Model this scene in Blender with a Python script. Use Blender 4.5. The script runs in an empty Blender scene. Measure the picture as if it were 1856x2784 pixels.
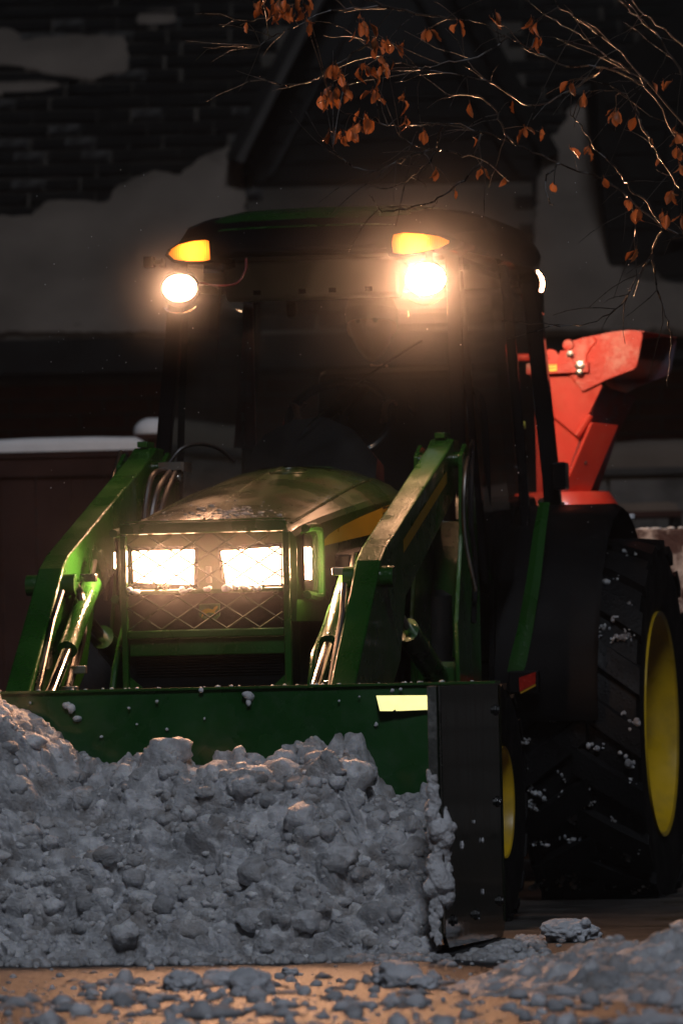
import bpy, bmesh, math, random
import numpy as np
from mathutils import Vector, Matrix

# ------------------------------------------------------------------ camera, sky, sun, exposure
sc = bpy.context.scene
COL = sc.collection
RND = random.Random(11)
NR = np.random.RandomState(5)

CAM_H, ROLL, PITCH = 0.80, 0.0225, math.atan(413 / 15467)
cam_data = bpy.data.cameras.new("camera")
cam = bpy.data.objects.new("camera", cam_data)
COL.objects.link(cam)
_r = Vector((math.cos(ROLL), 0, -math.sin(ROLL)))
_u0 = Vector((math.sin(ROLL), 0, math.cos(ROLL)))
_f = Vector((0, 1, 0)) * math.cos(PITCH) + _u0 * math.sin(PITCH)
_u = _u0 * math.cos(PITCH) - Vector((0, 1, 0)) * math.sin(PITCH)
cam.matrix_world = Matrix(((_r.x, _u.x, -_f.x, 0), (_r.y, _u.y, -_f.y, 0), (_r.z, _u.z, -_f.z, CAM_H), (0, 0, 0, 1)))
cam_data.sensor_fit = 'VERTICAL'
cam_data.sensor_height = 36
cam_data.lens = 200
cam_data.clip_start, cam_data.clip_end = 0.5, 300
cam_data.dof.use_dof = True
cam_data.dof.focus_distance = 16.7
cam_data.dof.aperture_fstop = 4.5
sc.camera = cam

SUN_EL, SUN_AZ = math.radians(42), math.radians(4)   # a weak night glow from the street, behind the camera
world = bpy.data.worlds.new("World")
sc.world = world
world.use_nodes = True
wn = world.node_tree
wn.nodes.clear()
sky = wn.nodes.new('ShaderNodeTexSky')
sky.sky_type = 'NISHITA'
sky.sun_disc = False
sky.sun_elevation = SUN_EL
sky.sun_rotation = math.pi - SUN_AZ
bg = wn.nodes.new('ShaderNodeBackground')
bg.inputs['Strength'].default_value = 0.00042
out = wn.nodes.new('ShaderNodeOutputWorld')
wn.links.new(sky.outputs[0], bg.inputs[0])
wn.links.new(bg.outputs[0], out.inputs[0])

sun_data = bpy.data.lights.new("sun", 'SUN')
sun_data.energy = 0.66
sun_data.angle = math.radians(10)
sun_data.color = (0.82, 0.88, 1.0)
sun = bpy.data.objects.new("sun", sun_data)
COL.objects.link(sun)
_to_sun = Vector((math.cos(SUN_EL) * math.sin(SUN_AZ), -math.cos(SUN_EL) * math.cos(SUN_AZ), math.sin(SUN_EL)))
sun.rotation_euler = _to_sun.to_track_quat('Z', 'Y').to_euler()
sun.location = (3, -4, 8)

sc.view_settings.view_transform = 'Standard'
sc.view_settings.look = 'None'
sc.view_settings.exposure = 0.0
sc.view_settings.gamma = 1.0
sc.view_settings.use_curve_mapping = False
sc.cycles.use_denoising = True
try:
    sc.cycles.denoiser = 'OPENIMAGEDENOISE'
    sc.cycles.denoising_input_passes = 'RGB_ALBEDO_NORMAL'
except Exception:
    pass
sc.cycles.max_bounces = 7
sc.cycles.diffuse_bounces = 3
sc.cycles.glossy_bounces = 4
sc.cycles.transmission_bounces = 4
sc.cycles.transparent_max_bounces = 12
sc.cycles.volume_bounces = 0
sc.cycles.sample_clamp_indirect = 4.0
sc.cycles.caustics_reflective = False
sc.cycles.caustics_refractive = False

LAMP_COL = (1.0, 0.50, 0.27)
AMBER_COL = (1.0, 0.24, 0.016)
HEAD_W, WORK_L, WORK_R = 60.0, 90.0, 260.0
HAZE = 0.0011


# ------------------------------------------------------------------ materials
def nodes_of(name):
    m = bpy.data.materials.new(name)
    m.use_nodes = True
    nt = m.node_tree
    nt.nodes.clear()
    o = nt.nodes.new('ShaderNodeOutputMaterial')
    return m, nt, o


def pm(name, col, rough=0.5, metal=0.0, var=0.25, vs=6.0, bump=0.0, bs=40.0, coat=0.0, rvar=0.15,
       dust=None, dust_amt=0.5, dust_scale=5.0, drops=0.0, sss=0.0, spec=0.5, tone=False, stretch=None):
    """Principled material with noise variation of colour and roughness, bump, dust patches and water drops."""
    m, nt, o = nodes_of(name)
    N, L = nt.nodes.new, nt.links.new
    p = N('ShaderNodeBsdfPrincipled')
    L(p.outputs[0], o.inputs[0])
    tc = N('ShaderNodeTexCoord')
    n1 = N('ShaderNodeTexNoise')
    n1.inputs['Scale'].default_value = vs
    n1.inputs['Detail'].default_value = 6
    L(tc.outputs['Object'], n1.inputs['Vector'])
    ramp = N('ShaderNodeMapRange')
    ramp.inputs['From Min'].default_value = 0.3
    ramp.inputs['From Max'].default_value = 0.7
    ramp.inputs['To Min'].default_value = 1 - var
    ramp.inputs['To Max'].default_value = 1 + var
    L(n1.outputs['Fac'], ramp.inputs['Value'])
    mul = N('ShaderNodeVectorMath')
    mul.operation = 'SCALE'
    mul.inputs[0].default_value = col
    L(ramp.outputs[0], mul.inputs['Scale'])
    csock = mul.outputs[0]
    if stretch is not None:           # streaks: noise drawn out along one axis
        mp = N('ShaderNodeMapping')
        mp.inputs['Scale'].default_value = stretch
        L(tc.outputs['Object'], mp.inputs['Vector'])
        L(mp.outputs[0], n1.inputs['Vector'])
    rough_tone = None
    if tone:                          # per-clod brightness stored on the mesh
        at = N('ShaderNodeAttribute')
        at.attribute_name = 'tone'
        s2 = N('ShaderNodeVectorMath')
        s2.operation = 'SCALE'
        L(csock, s2.inputs[0])
        L(at.outputs['Fac'], s2.inputs['Scale'])
        csock = s2.outputs[0]
        if tone == 'wet':
            rough_tone = N('ShaderNodeMapRange')
            rough_tone.inputs['From Min'].default_value = 0.03
            rough_tone.inputs['From Max'].default_value = 0.4
            rough_tone.inputs['To Min'].default_value = 0.40
            rough_tone.inputs['To Max'].default_value = 0.75
            L(at.outputs['Fac'], rough_tone.inputs['Value'])
    if dust is not None:
        n2 = N('ShaderNodeTexNoise')
        n2.inputs['Scale'].default_value = dust_scale
        n2.inputs['Detail'].default_value = 8
        n2.inputs['Roughness'].default_value = 0.65
        L(tc.outputs['Object'], n2.inputs['Vector'])
        mr = N('ShaderNodeMapRange')
        mr.inputs['From Min'].default_value = 0.48
        mr.inputs['From Max'].default_value = 0.66
        mr.inputs['To Max'].default_value = dust_amt
        L(n2.outputs['Fac'], mr.inputs['Value'])
        mx = N('ShaderNodeMix')
        mx.data_type = 'RGBA'
        L(mr.outputs[0], mx.inputs[0])
        L(csock, mx.inputs[6])
        mx.inputs[7].default_value = (*dust, 1)
        csock = mx.outputs[2]
    L(csock, p.inputs['Base Color'])
    rr = N('ShaderNodeMapRange')
    rr.inputs['From Min'].default_value = 0.3
    rr.inputs['From Max'].default_value = 0.7
    rr.inputs['To Min'].default_value = max(0.02, rough - rvar)
    rr.inputs['To Max'].default_value = min(1.0, rough + rvar)
    L(n1.outputs['Fac'], rr.inputs['Value'])
    L((rough_tone or rr).outputs[0], p.inputs['Roughness'])
    p.inputs['Metallic'].default_value = metal
    p.inputs['Specular IOR Level'].default_value = spec
    if coat:
        p.inputs['Coat Weight'].default_value = coat
        p.inputs['Coat Roughness'].default_value = 0.06
    if sss:
        p.inputs['Subsurface Weight'].default_value = sss
        p.inputs['Subsurface Radius'].default_value = (0.012, 0.015, 0.02)
        p.inputs['Subsurface Scale'].default_value = 0.6
    last = None
    if bump:
        n3 = N('ShaderNodeTexNoise')
        n3.inputs['Scale'].default_value = bs
        n3.inputs['Detail'].default_value = 8
        n3.inputs['Roughness'].default_value = 0.6
        L(tc.outputs['Object'], n3.inputs['Vector'])
        b = N('ShaderNodeBump')
        b.inputs['Strength'].default_value = bump
        b.inputs['Distance'].default_value = 0.01
        L(n3.outputs['Fac'], b.inputs['Height'])
        last = b
    if drops:
        v = N('ShaderNodeTexVoronoi')
        v.inputs['Scale'].default_value = 75
        v.inputs['Randomness'].default_value = 1.0
        L(tc.outputs['Object'], v.inputs['Vector'])
        mr2 = N('ShaderNodeMapRange')
        mr2.interpolation_type = 'SMOOTHSTEP'
        mr2.inputs['From Min'].default_value = 0.18
        mr2.inputs['From Max'].default_value = 0.42
        mr2.inputs['To Min'].default_value = 1
        mr2.inputs['To Max'].default_value = 0
        L(v.outputs['Distance'], mr2.inputs['Value'])
        b2 = N('ShaderNodeBump')
        b2.inputs['Strength'].default_value = drops
        b2.inputs['Distance'].default_value = 0.004
        L(mr2.outputs[0], b2.inputs['Height'])
        if last:
            L(last.outputs[0], b2.inputs['Normal'])
        last = b2
    if last:
        L(last.outputs[0], p.inputs['Coat Normal'])
        L(last.outputs[0], p.inputs['Normal'])
    return m


def emit(name, col, strength, edge=None, grid=0.0):
    m, nt, o = nodes_of(name)
    e = nt.nodes.new('ShaderNodeEmission')
    e.inputs['Color'].default_value = (*col, 1)
    e.inputs['Strength'].default_value = strength
    if grid:      # prismatic lens ribs
        tc = nt.nodes.new('ShaderNodeTexCoord')
        w = nt.nodes.new('ShaderNodeTexWave')
        w.inputs['Scale'].default_value = grid
        w.bands_direction = 'Y'
        nt.links.new(tc.outputs['Object'], w.inputs['Vector'])
        n = nt.nodes.new('ShaderNodeTexNoise')
        n.inputs['Scale'].default_value = 22
        nt.links.new(tc.outputs['Object'], n.inputs['Vector'])
        mm = nt.nodes.new('ShaderNodeMath')
        mm.operation = 'MULTIPLY'
        nt.links.new(w.outputs['Fac'], mm.inputs[0])
        nt.links.new(n.outputs['Fac'], mm.inputs[1])
        mr = nt.nodes.new('ShaderNodeMapRange')
        mr.inputs['To Min'].default_value = strength * 0.5
        mr.inputs['To Max'].default_value = strength * 2.2
        mr.inputs['From Max'].default_value = 0.6
        nt.links.new(mm.outputs[0], mr.inputs['Value'])
        nt.links.new(mr.outputs[0], e.inputs['Strength'])
    nt.links.new(e.outputs[0], o.inputs[0])
    return m


def amber_mat(c):
    """flasher lens: hot round the bulb, deep orange towards the rim, ribbed"""
    m, nt, o = nodes_of('amber_lens')
    N, L = nt.nodes.new, nt.links.new
    tc = N('ShaderNodeTexCoord')
    d = N('ShaderNodeVectorMath')
    d.operation = 'DISTANCE'
    d.inputs[1].default_value = c
    L(tc.outputs['Object'], d.inputs[0])
    w = N('ShaderNodeTexWave')
    w.inputs['Scale'].default_value = 45
    w.bands_direction = 'Y'
    L(tc.outputs['Object'], w.inputs['Vector'])
    mr = N('ShaderNodeMapRange')
    mr.interpolation_type = 'SMOOTHSTEP'
    mr.inputs['From Min'].default_value = 0.005
    mr.inputs['From Max'].default_value = 0.075
    mr.inputs['To Min'].default_value = 7.5
    mr.inputs['To Max'].default_value = 1.15
    L(d.outputs['Value'], mr.inputs['Value'])
    wm = N('ShaderNodeMapRange')
    wm.inputs['To Min'].default_value = 0.75
    wm.inputs['To Max'].default_value = 1.15
    L(w.outputs['Fac'], wm.inputs['Value'])
    mu = N('ShaderNodeMath')
    mu.operation = 'MULTIPLY'
    L(mr.outputs[0], mu.inputs[0])
    L(wm.outputs[0], mu.inputs[1])
    e = N('ShaderNodeEmission')
    e.inputs['Color'].default_value = (*AMBER_COL, 1)
    L(mu.outputs[0], e.inputs['Strength'])
    L(e.outputs[0], o.inputs[0])
    return m


def glass_mat(name, tint=(0.8, 0.85, 0.85), refl=0.9):
    m, nt, o = nodes_of(name)
    N, L = nt.nodes.new, nt.links.new
    t = N('ShaderNodeBsdfTransparent')
    t.inputs[0].default_value = (*tint, 1)
    g = N('ShaderNodeBsdfGlossy')
    g.inputs['Roughness'].default_value = 0.03
    d = N('ShaderNodeBsdfDiffuse')
    d.inputs['Color'].default_value = (0.35, 0.33, 0.3, 1)
    tc = N('ShaderNodeTexCoord')
    n = N('ShaderNodeTexNoise')
    n.inputs['Scale'].default_value = 4
    n.inputs['Detail'].default_value = 9
    L(tc.outputs['Object'], n.inputs['Vector'])
    mr = N('ShaderNodeMapRange')
    mr.inputs['From Min'].default_value = 0.35
    mr.inputs['From Max'].default_value = 0.75
    mr.inputs['To Min'].default_value = 0.015
    mr.inputs['To Max'].default_value = 0.07
    L(n.outputs['Fac'], mr.inputs['Value'])
    film = N('ShaderNodeMixShader')
    L(mr.outputs[0], film.inputs[0])
    L(t.outputs[0], film.inputs[1])
    L(d.outputs[0], film.inputs[2])
    fr = N('ShaderNodeFresnel')
    fr.inputs['IOR'].default_value = 1.45
    mm = N('ShaderNodeMath')
    mm.operation = 'MULTIPLY'
    mm.inputs[1].default_value = refl
    L(fr.outputs[0], mm.inputs[0])
    mx = N('ShaderNodeMixShader')
    L(mm.outputs[0], mx.inputs[0])
    L(film.outputs[0], mx.inputs[1])
    L(g.outputs[0], mx.inputs[2])
    L(mx.outputs[0], o.inputs[0])
    return m


def leaf_mat(name, col, tcol):
    m, nt, o = nodes_of(name)
    N, L = nt.nodes.new, nt.links.new
    tc = N('ShaderNodeTexCoord')
    n = N('ShaderNodeTexNoise')
    n.inputs['Scale'].default_value = 60
    n.inputs['Detail'].default_value = 5
    L(tc.outputs['Object'], n.inputs['Vector'])
    oi = N('ShaderNodeObjectInfo')
    ad = N('ShaderNodeMath')
    ad.operation = 'MULTIPLY_ADD'
    ad.inputs[1].default_value = 0.7
    L(oi.outputs['Random'], ad.inputs[0])
    L(n.outputs['Fac'], ad.inputs[2])
    mr = N('ShaderNodeMapRange')
    mr.inputs['From Min'].default_value = 0.3
    mr.inputs['From Max'].default_value = 1.2
    mr.inputs['To Min'].default_value = 0.45
    mr.inputs['To Max'].default_value = 1.35
    L(ad.outputs[0], mr.inputs['Value'])
    outs = []
    for c in (col, tcol):
        s = N('ShaderNodeVectorMath')
        s.operation = 'SCALE'
        s.inputs[0].default_value = c
        L(mr.outputs[0], s.inputs['Scale'])
        outs.append(s.outputs[0])
    p = N('ShaderNodeBsdfPrincipled')
    p.inputs['Roughness'].default_value = 0.45
    L(outs[0], p.inputs['Base Color'])
    t = N('ShaderNodeBsdfTranslucent')
    L(outs[1], t.inputs['Color'])
    mx = N('ShaderNodeMixShader')
    mx.inputs[0].default_value = 0.45
    L(p.outputs[0], mx.inputs[1])
    L(t.outputs[0], mx.inputs[2])
    L(mx.outputs[0], o.inputs[0])
    return m


M = {}
M['green'] = pm('green_paint', (0.014, 0.085, 0.010), 0.30, coat=0.6, drops=0.16, var=0.18, dust=(0.06, 0.07, 0.04), dust_amt=0.2)
M['green_hood'] = pm('green_hood_paint', (0.018, 0.050, 0.010), 0.30, coat=0.8, var=0.22, vs=5, bump=0.12, bs=60, rvar=0.12,
                     dust=(0.055, 0.036, 0.022), dust_amt=0.8, dust_scale=3.0)
M['green_box'] = pm('green_box_paint', (0.010, 0.075, 0.014), 0.32, coat=0.3, var=0.2, vs=3, bump=0.04, bs=25, dust=(0.15, 0.17, 0.16), dust_amt=0.10, dust_scale=18)
M['flange'] = pm('salt_crusted_flange', (0.075, 0.078, 0.070), 0.7, var=0.4, vs=14, bump=0.5, bs=60, dust=(0.28, 0.28, 0.27), dust_amt=0.7, dust_scale=16)
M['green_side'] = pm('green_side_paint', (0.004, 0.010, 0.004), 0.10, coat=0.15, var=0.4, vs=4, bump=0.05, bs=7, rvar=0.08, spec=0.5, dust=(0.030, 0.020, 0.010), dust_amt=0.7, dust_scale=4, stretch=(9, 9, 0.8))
M['yellow'] = pm('yellow_paint', (0.66, 0.42, 0.012), 0.35, coat=0.4, var=0.12, vs=9, dust=(0.2, 0.15, 0.06), dust_amt=0.4)
M['decal'] = pm('yellow_decal', (0.60, 0.34, 0.02), 0.4, var=0.12)
M['print'] = pm('dark_print', (0.03, 0.025, 0.015), 0.5)
M['black'] = pm('black_plastic', (0.005, 0.005, 0.0055), 0.55, spec=0.15, bump=0.1, bs=120, var=0.3)
M['gloss'] = pm('black_gloss', (0.006, 0.006, 0.007), 0.18, coat=0.35, spec=0.3, var=0.3, rvar=0.08)
M['rubber'] = pm('tyre_rubber', (0.006, 0.006, 0.0065), 0.62, spec=0.2, bump=0.25, bs=50, var=0.35, rvar=0.2, drops=0.3)
M['steel'] = pm('steel', (0.35, 0.34, 0.32), 0.32, metal=1.0, var=0.15, bump=0.05)
M['chrome'] = pm('bright_steel', (0.75, 0.73, 0.70), 0.15, metal=1.0, var=0.05)
M['iron'] = pm('dark_iron', (0.045, 0.045, 0.045), 0.5, metal=0.6, var=0.3, bump=0.2, bs=30)
M['hose'] = pm('hose_rubber', (0.015, 0.015, 0.016), 0.4)
M['liner'] = pm('grey_headliner', (0.72, 0.73, 0.71), 0.8, var=0.08, bump=0.1, bs=200)
M['seat'] = pm('seat_vinyl', (0.03, 0.03, 0.028), 0.6, bump=0.2, bs=80)
M['red'] = pm('red_paint', (0.62, 0.045, 0.026), 0.42, var=0.14, bump=0.05, bs=50, coat=0.35, dust=(0.60, 0.13, 0.08), dust_amt=0.3, dust_scale=14)
M['red_frost'] = pm('frosted_red_paint', (0.60, 0.055, 0.035), 0.55, var=0.12, bump=0.4, bs=60, dust=(0.70, 0.42, 0.34), dust_amt=0.6, dust_scale=9)
M['housing'] = pm('snow_caked_red', (0.05, 0.02, 0.018), 0.6, var=0.3, bump=0.6, bs=45, dust=(0.62, 0.55, 0.52), dust_amt=0.95, dust_scale=11)
M['red_dark'] = pm('worn_red_lining', (0.16, 0.02, 0.02), 0.5, var=0.4, dust=(0.08, 0.09, 0.13), dust_amt=0.8, dust_scale=8)
M['red_lens'] = pm('red_reflector', (0.45, 0.02, 0.012), 0.2, coat=1.0, var=0.2, vs=60)
M['sticker'] = pm('yellow_sticker', (0.85, 0.72, 0.10), 0.4, var=0.05)
M['tape'] = pm('reflective_tape', (1.0, 0.86, 0.30), 0.36, metal=1.0, var=0.03, vs=40, rvar=0.02)
M['snow'] = pm('snow', (0.80, 0.82, 0.85), 0.55, var=0.05, vs=14, bump=0.6, bs=130, sss=0.0, spec=0.35)
M['snow_dirty'] = pm('ploughed_snow', (0.70, 0.71, 0.74), 0.5, var=0.22, vs=9, bump=0.7, bs=110, spec=0.4,
                     dust=(0.20, 0.17, 0.15), dust_amt=0.65, dust_scale=7)
M['heap'] = pm('ploughed_heap_snow', (0.80, 0.81, 0.84), 0.5, sss=0.30, var=0.26, vs=34, bump=0.8, bs=130, spec=0.4, dust=(0.26, 0.215, 0.18), dust_amt=0.62, dust_scale=9, tone=True)
M['wet'] = pm('slush_on_wet_road', (0.80, 0.81, 0.85), 0.6, var=0.25, vs=14, bump=0.6, bs=90, spec=0.4, tone='wet')
M['snow_road'] = pm('road_snow', (0.74, 0.77, 0.82), 0.6, var=0.2, vs=12, bump=0.7, bs=110, spec=0.3)
M['snow_shaded'] = pm('shaded_snow', (0.135, 0.112, 0.094), 0.85, var=0.25, vs=2.2, bump=0.3, bs=30, spec=0.2)  # far darker than real snow: shade and warm lamp tint put into the colour
M['slush'] = pm('slush', (0.085, 0.070, 0.058), 0.5, var=0.3, vs=18, bump=0.6, bs=90, spec=0.3, dust=(0.46, 0.47, 0.49), dust_amt=0.85, dust_scale=7)
M['road'] = pm('wet_asphalt', (0.045, 0.041, 0.038), 0.56, var=0.4, vs=3.5, bump=0.55, bs=75, rvar=0.18, dust=(0.16, 0.145, 0.13), dust_amt=0.5, dust_scale=3.2, spec=0.6)
M['joint_snow'] = pm('snow_in_joints', (0.060, 0.053, 0.045), 0.85, var=0.35, vs=2.5)  # house colours down to siding darker than real, in place of shade
M['shingle'] = pm('asphalt_shingle', (0.010, 0.010, 0.0095), 0.85, var=0.4, vs=5, bump=0.4, bs=90)
M['shingle_dusted'] = pm('snow_dusted_shingle', (0.020, 0.0195, 0.019), 0.85, var=0.3, vs=5, bump=0.4, bs=90, dust=(0.12, 0.115, 0.11), dust_amt=0.7, dust_scale=12)
M['brick'] = pm('red_brick', (0.085, 0.038, 0.026), 0.85, var=0.45, vs=3.5, bump=0.4, bs=60)
M['mortar'] = pm('mortar', (0.07, 0.065, 0.06), 0.9, var=0.2, bump=0.3, bs=90)
M['trim'] = pm('darkened_trim', (0.055, 0.053, 0.051), 0.7, var=0.2)
M['trim_dark'] = pm('dark_trim', (0.013, 0.013, 0.013), 0.6, var=0.3)
M['stucco'] = pm('grey_stucco', (0.025, 0.025, 0.025), 0.9, var=0.2, bump=0.3, bs=70)
M['siding'] = pm('dark_siding', (0.010, 0.0095, 0.009), 0.8, var=0.3)
M['fence'] = pm('brown_fence_wood', (0.050, 0.026, 0.022), 0.75, var=0.3, vs=4, bump=0.3, bs=25)
M['stone'] = pm('garden_wall_stone', (0.10, 0.095, 0.09), 0.85, var=0.4, bump=0.5, bs=20)
M['bark'] = pm('smooth_bark', (0.05, 0.036, 0.027), 0.34, var=0.4, vs=30, bump=0.3, bs=120, spec=0.7)
M['trunk'] = pm('grey_bark', (0.12, 0.11, 0.10), 0.85, var=0.4, vs=12, bump=0.8, bs=30)
M['leaf'] = leaf_mat('dry_leaf', (0.34, 0.145, 0.055), (0.46, 0.16, 0.045))
M['skin'] = pm('skin', (0.26, 0.15, 0.11), 0.5, var=0.08, sss=0.0)
M['jacket'] = pm('dark_jacket', (0.030, 0.032, 0.042), 0.85, var=0.25, bump=0.3, bs=60)
M['beanie'] = pm('dark_beanie', (0.02, 0.02, 0.022), 0.9, var=0.3, bump=0.5, bs=180)
M['eye'] = pm('eye', (0.12, 0.08, 0.065), 0.35)
M['ice'] = pm('ice_crust', (0.62, 0.60, 0.56), 0.22, var=0.25, vs=40, bump=0.9, bs=120, coat=0.8)
M['glass'] = glass_mat('cab_glass')
M['pane'] = glass_mat('window_glass', (0.15, 0.16, 0.17), 1.0)
M['mesh'] = pm('expanded_metal', (0.012, 0.030, 0.009), 0.35, coat=0.5, var=0.2)
M['lens_clear'] = pm('lamp_rim', (0.6, 0.6, 0.6), 0.15, metal=1.0, var=0.05)
M['head_on'] = emit('headlight_lens', LAMP_COL, HEAD_W)
M['side_on'] = emit('side_lens_glow', LAMP_COL, 560.0)
M['work_on'] = emit('worklight_lens', LAMP_COL, WORK_R)
M['work_dim'] = emit('worklight_lens_dim', LAMP_COL, WORK_L)
M['rear_on'] = emit('rear_worklight_lens', LAMP_COL, 40.0)

for k_ in ('shingle', 'shingle_dusted', 'joint_snow', 'snow_shaded', 'brick', 'mortar', 'trim', 'trim_dark', 'stucco', 'siding', 'fence', 'stone'):
    for n_ in M[k_].node_tree.nodes:                 # specular cut low to keep these background surfaces dark
        if n_.type == 'BSDF_PRINCIPLED':
            n_.inputs['Specular IOR Level'].default_value = 0.04

# ------------------------------------------------------------------ object helpers
BASE = {}
TH = math.radians(11.5)
TROT = -(math.pi / 2 + TH)
TO = Vector((0.10, 19.33, 0))
TM = Matrix.Translation(TO) @ Matrix.Rotation(TROT, 4, 'Z')      # tractor frame: X forward, Y to its left, Z up


def prop(o, label=None, cat=None, group=None, kind=None):
    if label: o['label'] = label
    if cat: o['category'] = cat
    if group: o['group'] = group
    if kind: o['kind'] = kind
    return o


def thing(name, label, cat, base=(0, 0, 0), tractor=False, group=None):
    """Empty at the thing's base; geometry of its parts is given in the world frame or in the tractor frame."""
    o = bpy.data.objects.new(name, None)
    COL.objects.link(o)
    b = Vector(base)
    if tractor:
        o.location = TM @ b
        o.rotation_euler = (0, 0, TROT)
    else:
        o.location = b
    BASE[o.name] = b
    return prop(o, label, cat, group)


def finish(bm, smooth, angle=35):
    bmesh.ops.recalc_face_normals(bm, faces=bm.faces[:])
    if smooth:
        lim = math.radians(angle)
        for f in bm.faces:
            f.smooth = True
        for e in bm.edges:
            e.smooth = (len(e.link_faces) == 2 and e.calc_face_angle(0) < lim)


def obj(name, bm, m, parent=None, smooth=True, bevel=0.0, base=None, tractor=False, angle=35, recalc=True):
    if recalc:
        finish(bm, smooth, angle)
    b = Vector(base) if base is not None else (BASE[parent.name] if parent else Vector((0, 0, 0)))
    if b.length:
        bmesh.ops.translate(bm, verts=bm.verts[:], vec=-b)
    me = bpy.data.meshes.new(name)
    bm.to_mesh(me)
    bm.free()
    for mm in (m if isinstance(m, (list, tuple)) else [m]):
        me.materials.append(M[mm] if isinstance(mm, str) else mm)
    o = bpy.data.objects.new(name, me)
    COL.objects.link(o)
    if parent:
        o.parent = parent
    else:
        if tractor:
            o.location = TM @ b
            o.rotation_euler = (0, 0, TROT)
        else:
            o.location = b
    BASE[o.name] = b
    if bevel:
        md = o.modifiers.new('bevel', 'BEVEL')
        md.width = bevel
        md.segments = 2
        md.limit_method = 'ANGLE'
    return o


def nb():
    return bmesh.new()


def box(bm, lo, hi, mat=None):
    x0, y0, z0 = lo
    x1, y1, z1 = hi
    v = [bm.verts.new(p) for p in ((x0, y0, z0), (x1, y0, z0), (x1, y1, z0), (x0, y1, z0), (x0, y0, z1), (x1, y0, z1), (x1, y1, z1), (x0, y1, z1))]
    for f in ((0, 3, 2, 1), (4, 5, 6, 7), (0, 1, 5, 4), (1, 2, 6, 5), (2, 3, 7, 6), (3, 0, 4, 7)):
        bm.faces.new([v[i] for i in f])
    if mat is not None:
        bmesh.ops.transform(bm, matrix=mat, verts=v)
    return v


def prism(bm, pts, axis, a, b):
    def P(p, t):
        return (t, p[0], p[1]) if axis == 'X' else ((p[0], t, p[1]) if axis == 'Y' else (p[0], p[1], t))
    A = [bm.verts.new(P(p, a)) for p in pts]
    B = [bm.verts.new(P(p, b)) for p in pts]
    n = len(pts)
    bm.faces.new(A)
    bm.faces.new(B[::-1])
    for i in range(n):
        bm.faces.new((A[i], A[(i + 1) % n], B[(i + 1) % n], B[i]))
    return A + B


def smooth_line(pts, k=4):
    """Catmull-Rom through the points."""
    P = [Vector(p) for p in pts]
    if len(P) < 3:
        return P
    o = []
    for i in range(len(P) - 1):
        p0, p1, p2, p3 = P[max(i - 1, 0)], P[i], P[i + 1], P[min(i + 2, len(P) - 1)]
        for j in range(k):
            t = j / k
            o.append(0.5 * ((2 * p1) + (p2 - p0) * t + (2 * p0 - 5 * p1 + 4 * p2 - p3) * t * t + (3 * p1 - p0 - 3 * p2 + p3) * t ** 3))
    o.append(P[-1])
    return o


def tube(bm, pts, r, n=8, r2=None, flat=1.0):
    P = [Vector(p) for p in pts]
    rings = []
    N = len(P)
    t0 = (P[1] - P[0]).normalized()
    up = Vector((0, 0, 1)) if abs(t0.z) < 0.9 else Vector((1, 0, 0))
    for i, p in enumerate(P):
        t = (P[min(i + 1, N - 1)] - P[max(i - 1, 0)]).normalized()
        s = t.cross(up)
        if s.length < 1e-5:
            s = t.orthogonal()
        s.normalize()
        up = s.cross(t).normalized()
        rr = r if r2 is None else r + (r2 - r) * i / (N - 1)
        rings.append([bm.verts.new(p + (s * math.cos(a) + up * math.sin(a) * flat) * rr) for a in [2 * math.pi * k / n for k in range(n)]])
    for i in range(N - 1):
        for k in range(n):
            bm.faces.new((rings[i][k], rings[i][(k + 1) % n], rings[i + 1][(k + 1) % n], rings[i + 1][k]))
    bm.faces.new(rings[0][::-1])
    bm.faces.new(rings[-1])
    return [v for r_ in rings for v in r_]


def lathe(bm, prof, c, n=48, axis='Y', sy=1.0, close=False):
    """prof: (radius, along axis)."""
    cx, cy, cz = c
    rings = []
    for r, t in prof:
        ring = []
        for k in range(n):
            a = 2 * math.pi * k / n
            u, w = r * math.cos(a), r * math.sin(a)
            ring.append(bm.verts.new((cx + u, cy + t * sy, cz + w) if axis == 'Y' else ((cx + t * sy, cy + u, cz + w) if axis == 'X' else (cx + u, cy + w, cz + t * sy))))
        rings.append(ring)
    m = len(rings)
    for i in range(m if close else m - 1):
        A, B = rings[i], rings[(i + 1) % m]
        for k in range(n):
            bm.faces.new((A[k], A[(k + 1) % n], B[(k + 1) % n], B[k]))
    if not close:
        if prof[0][0] > 1e-4: bm.faces.new(rings[0][::-1])
        if prof[-1][0] > 1e-4: bm.faces.new(rings[-1])
        bmesh.ops.remove_doubles(bm, verts=rings[0] + rings[-1], dist=1e-5)


def loft(bm, secs, cap=True):
    R_ = [[bm.verts.new(p) for p in s] for s in secs]
    n = len(R_[0])
    for i in range(len(R_) - 1):
        for k in range(n):
            bm.faces.new((R_[i][k], R_[i][(k + 1) % n], R_[i + 1][(k + 1) % n], R_[i + 1][k]))
    if cap:
        bm.faces.new(R_[0][::-1])
        bm.faces.new(R_[-1])


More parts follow.
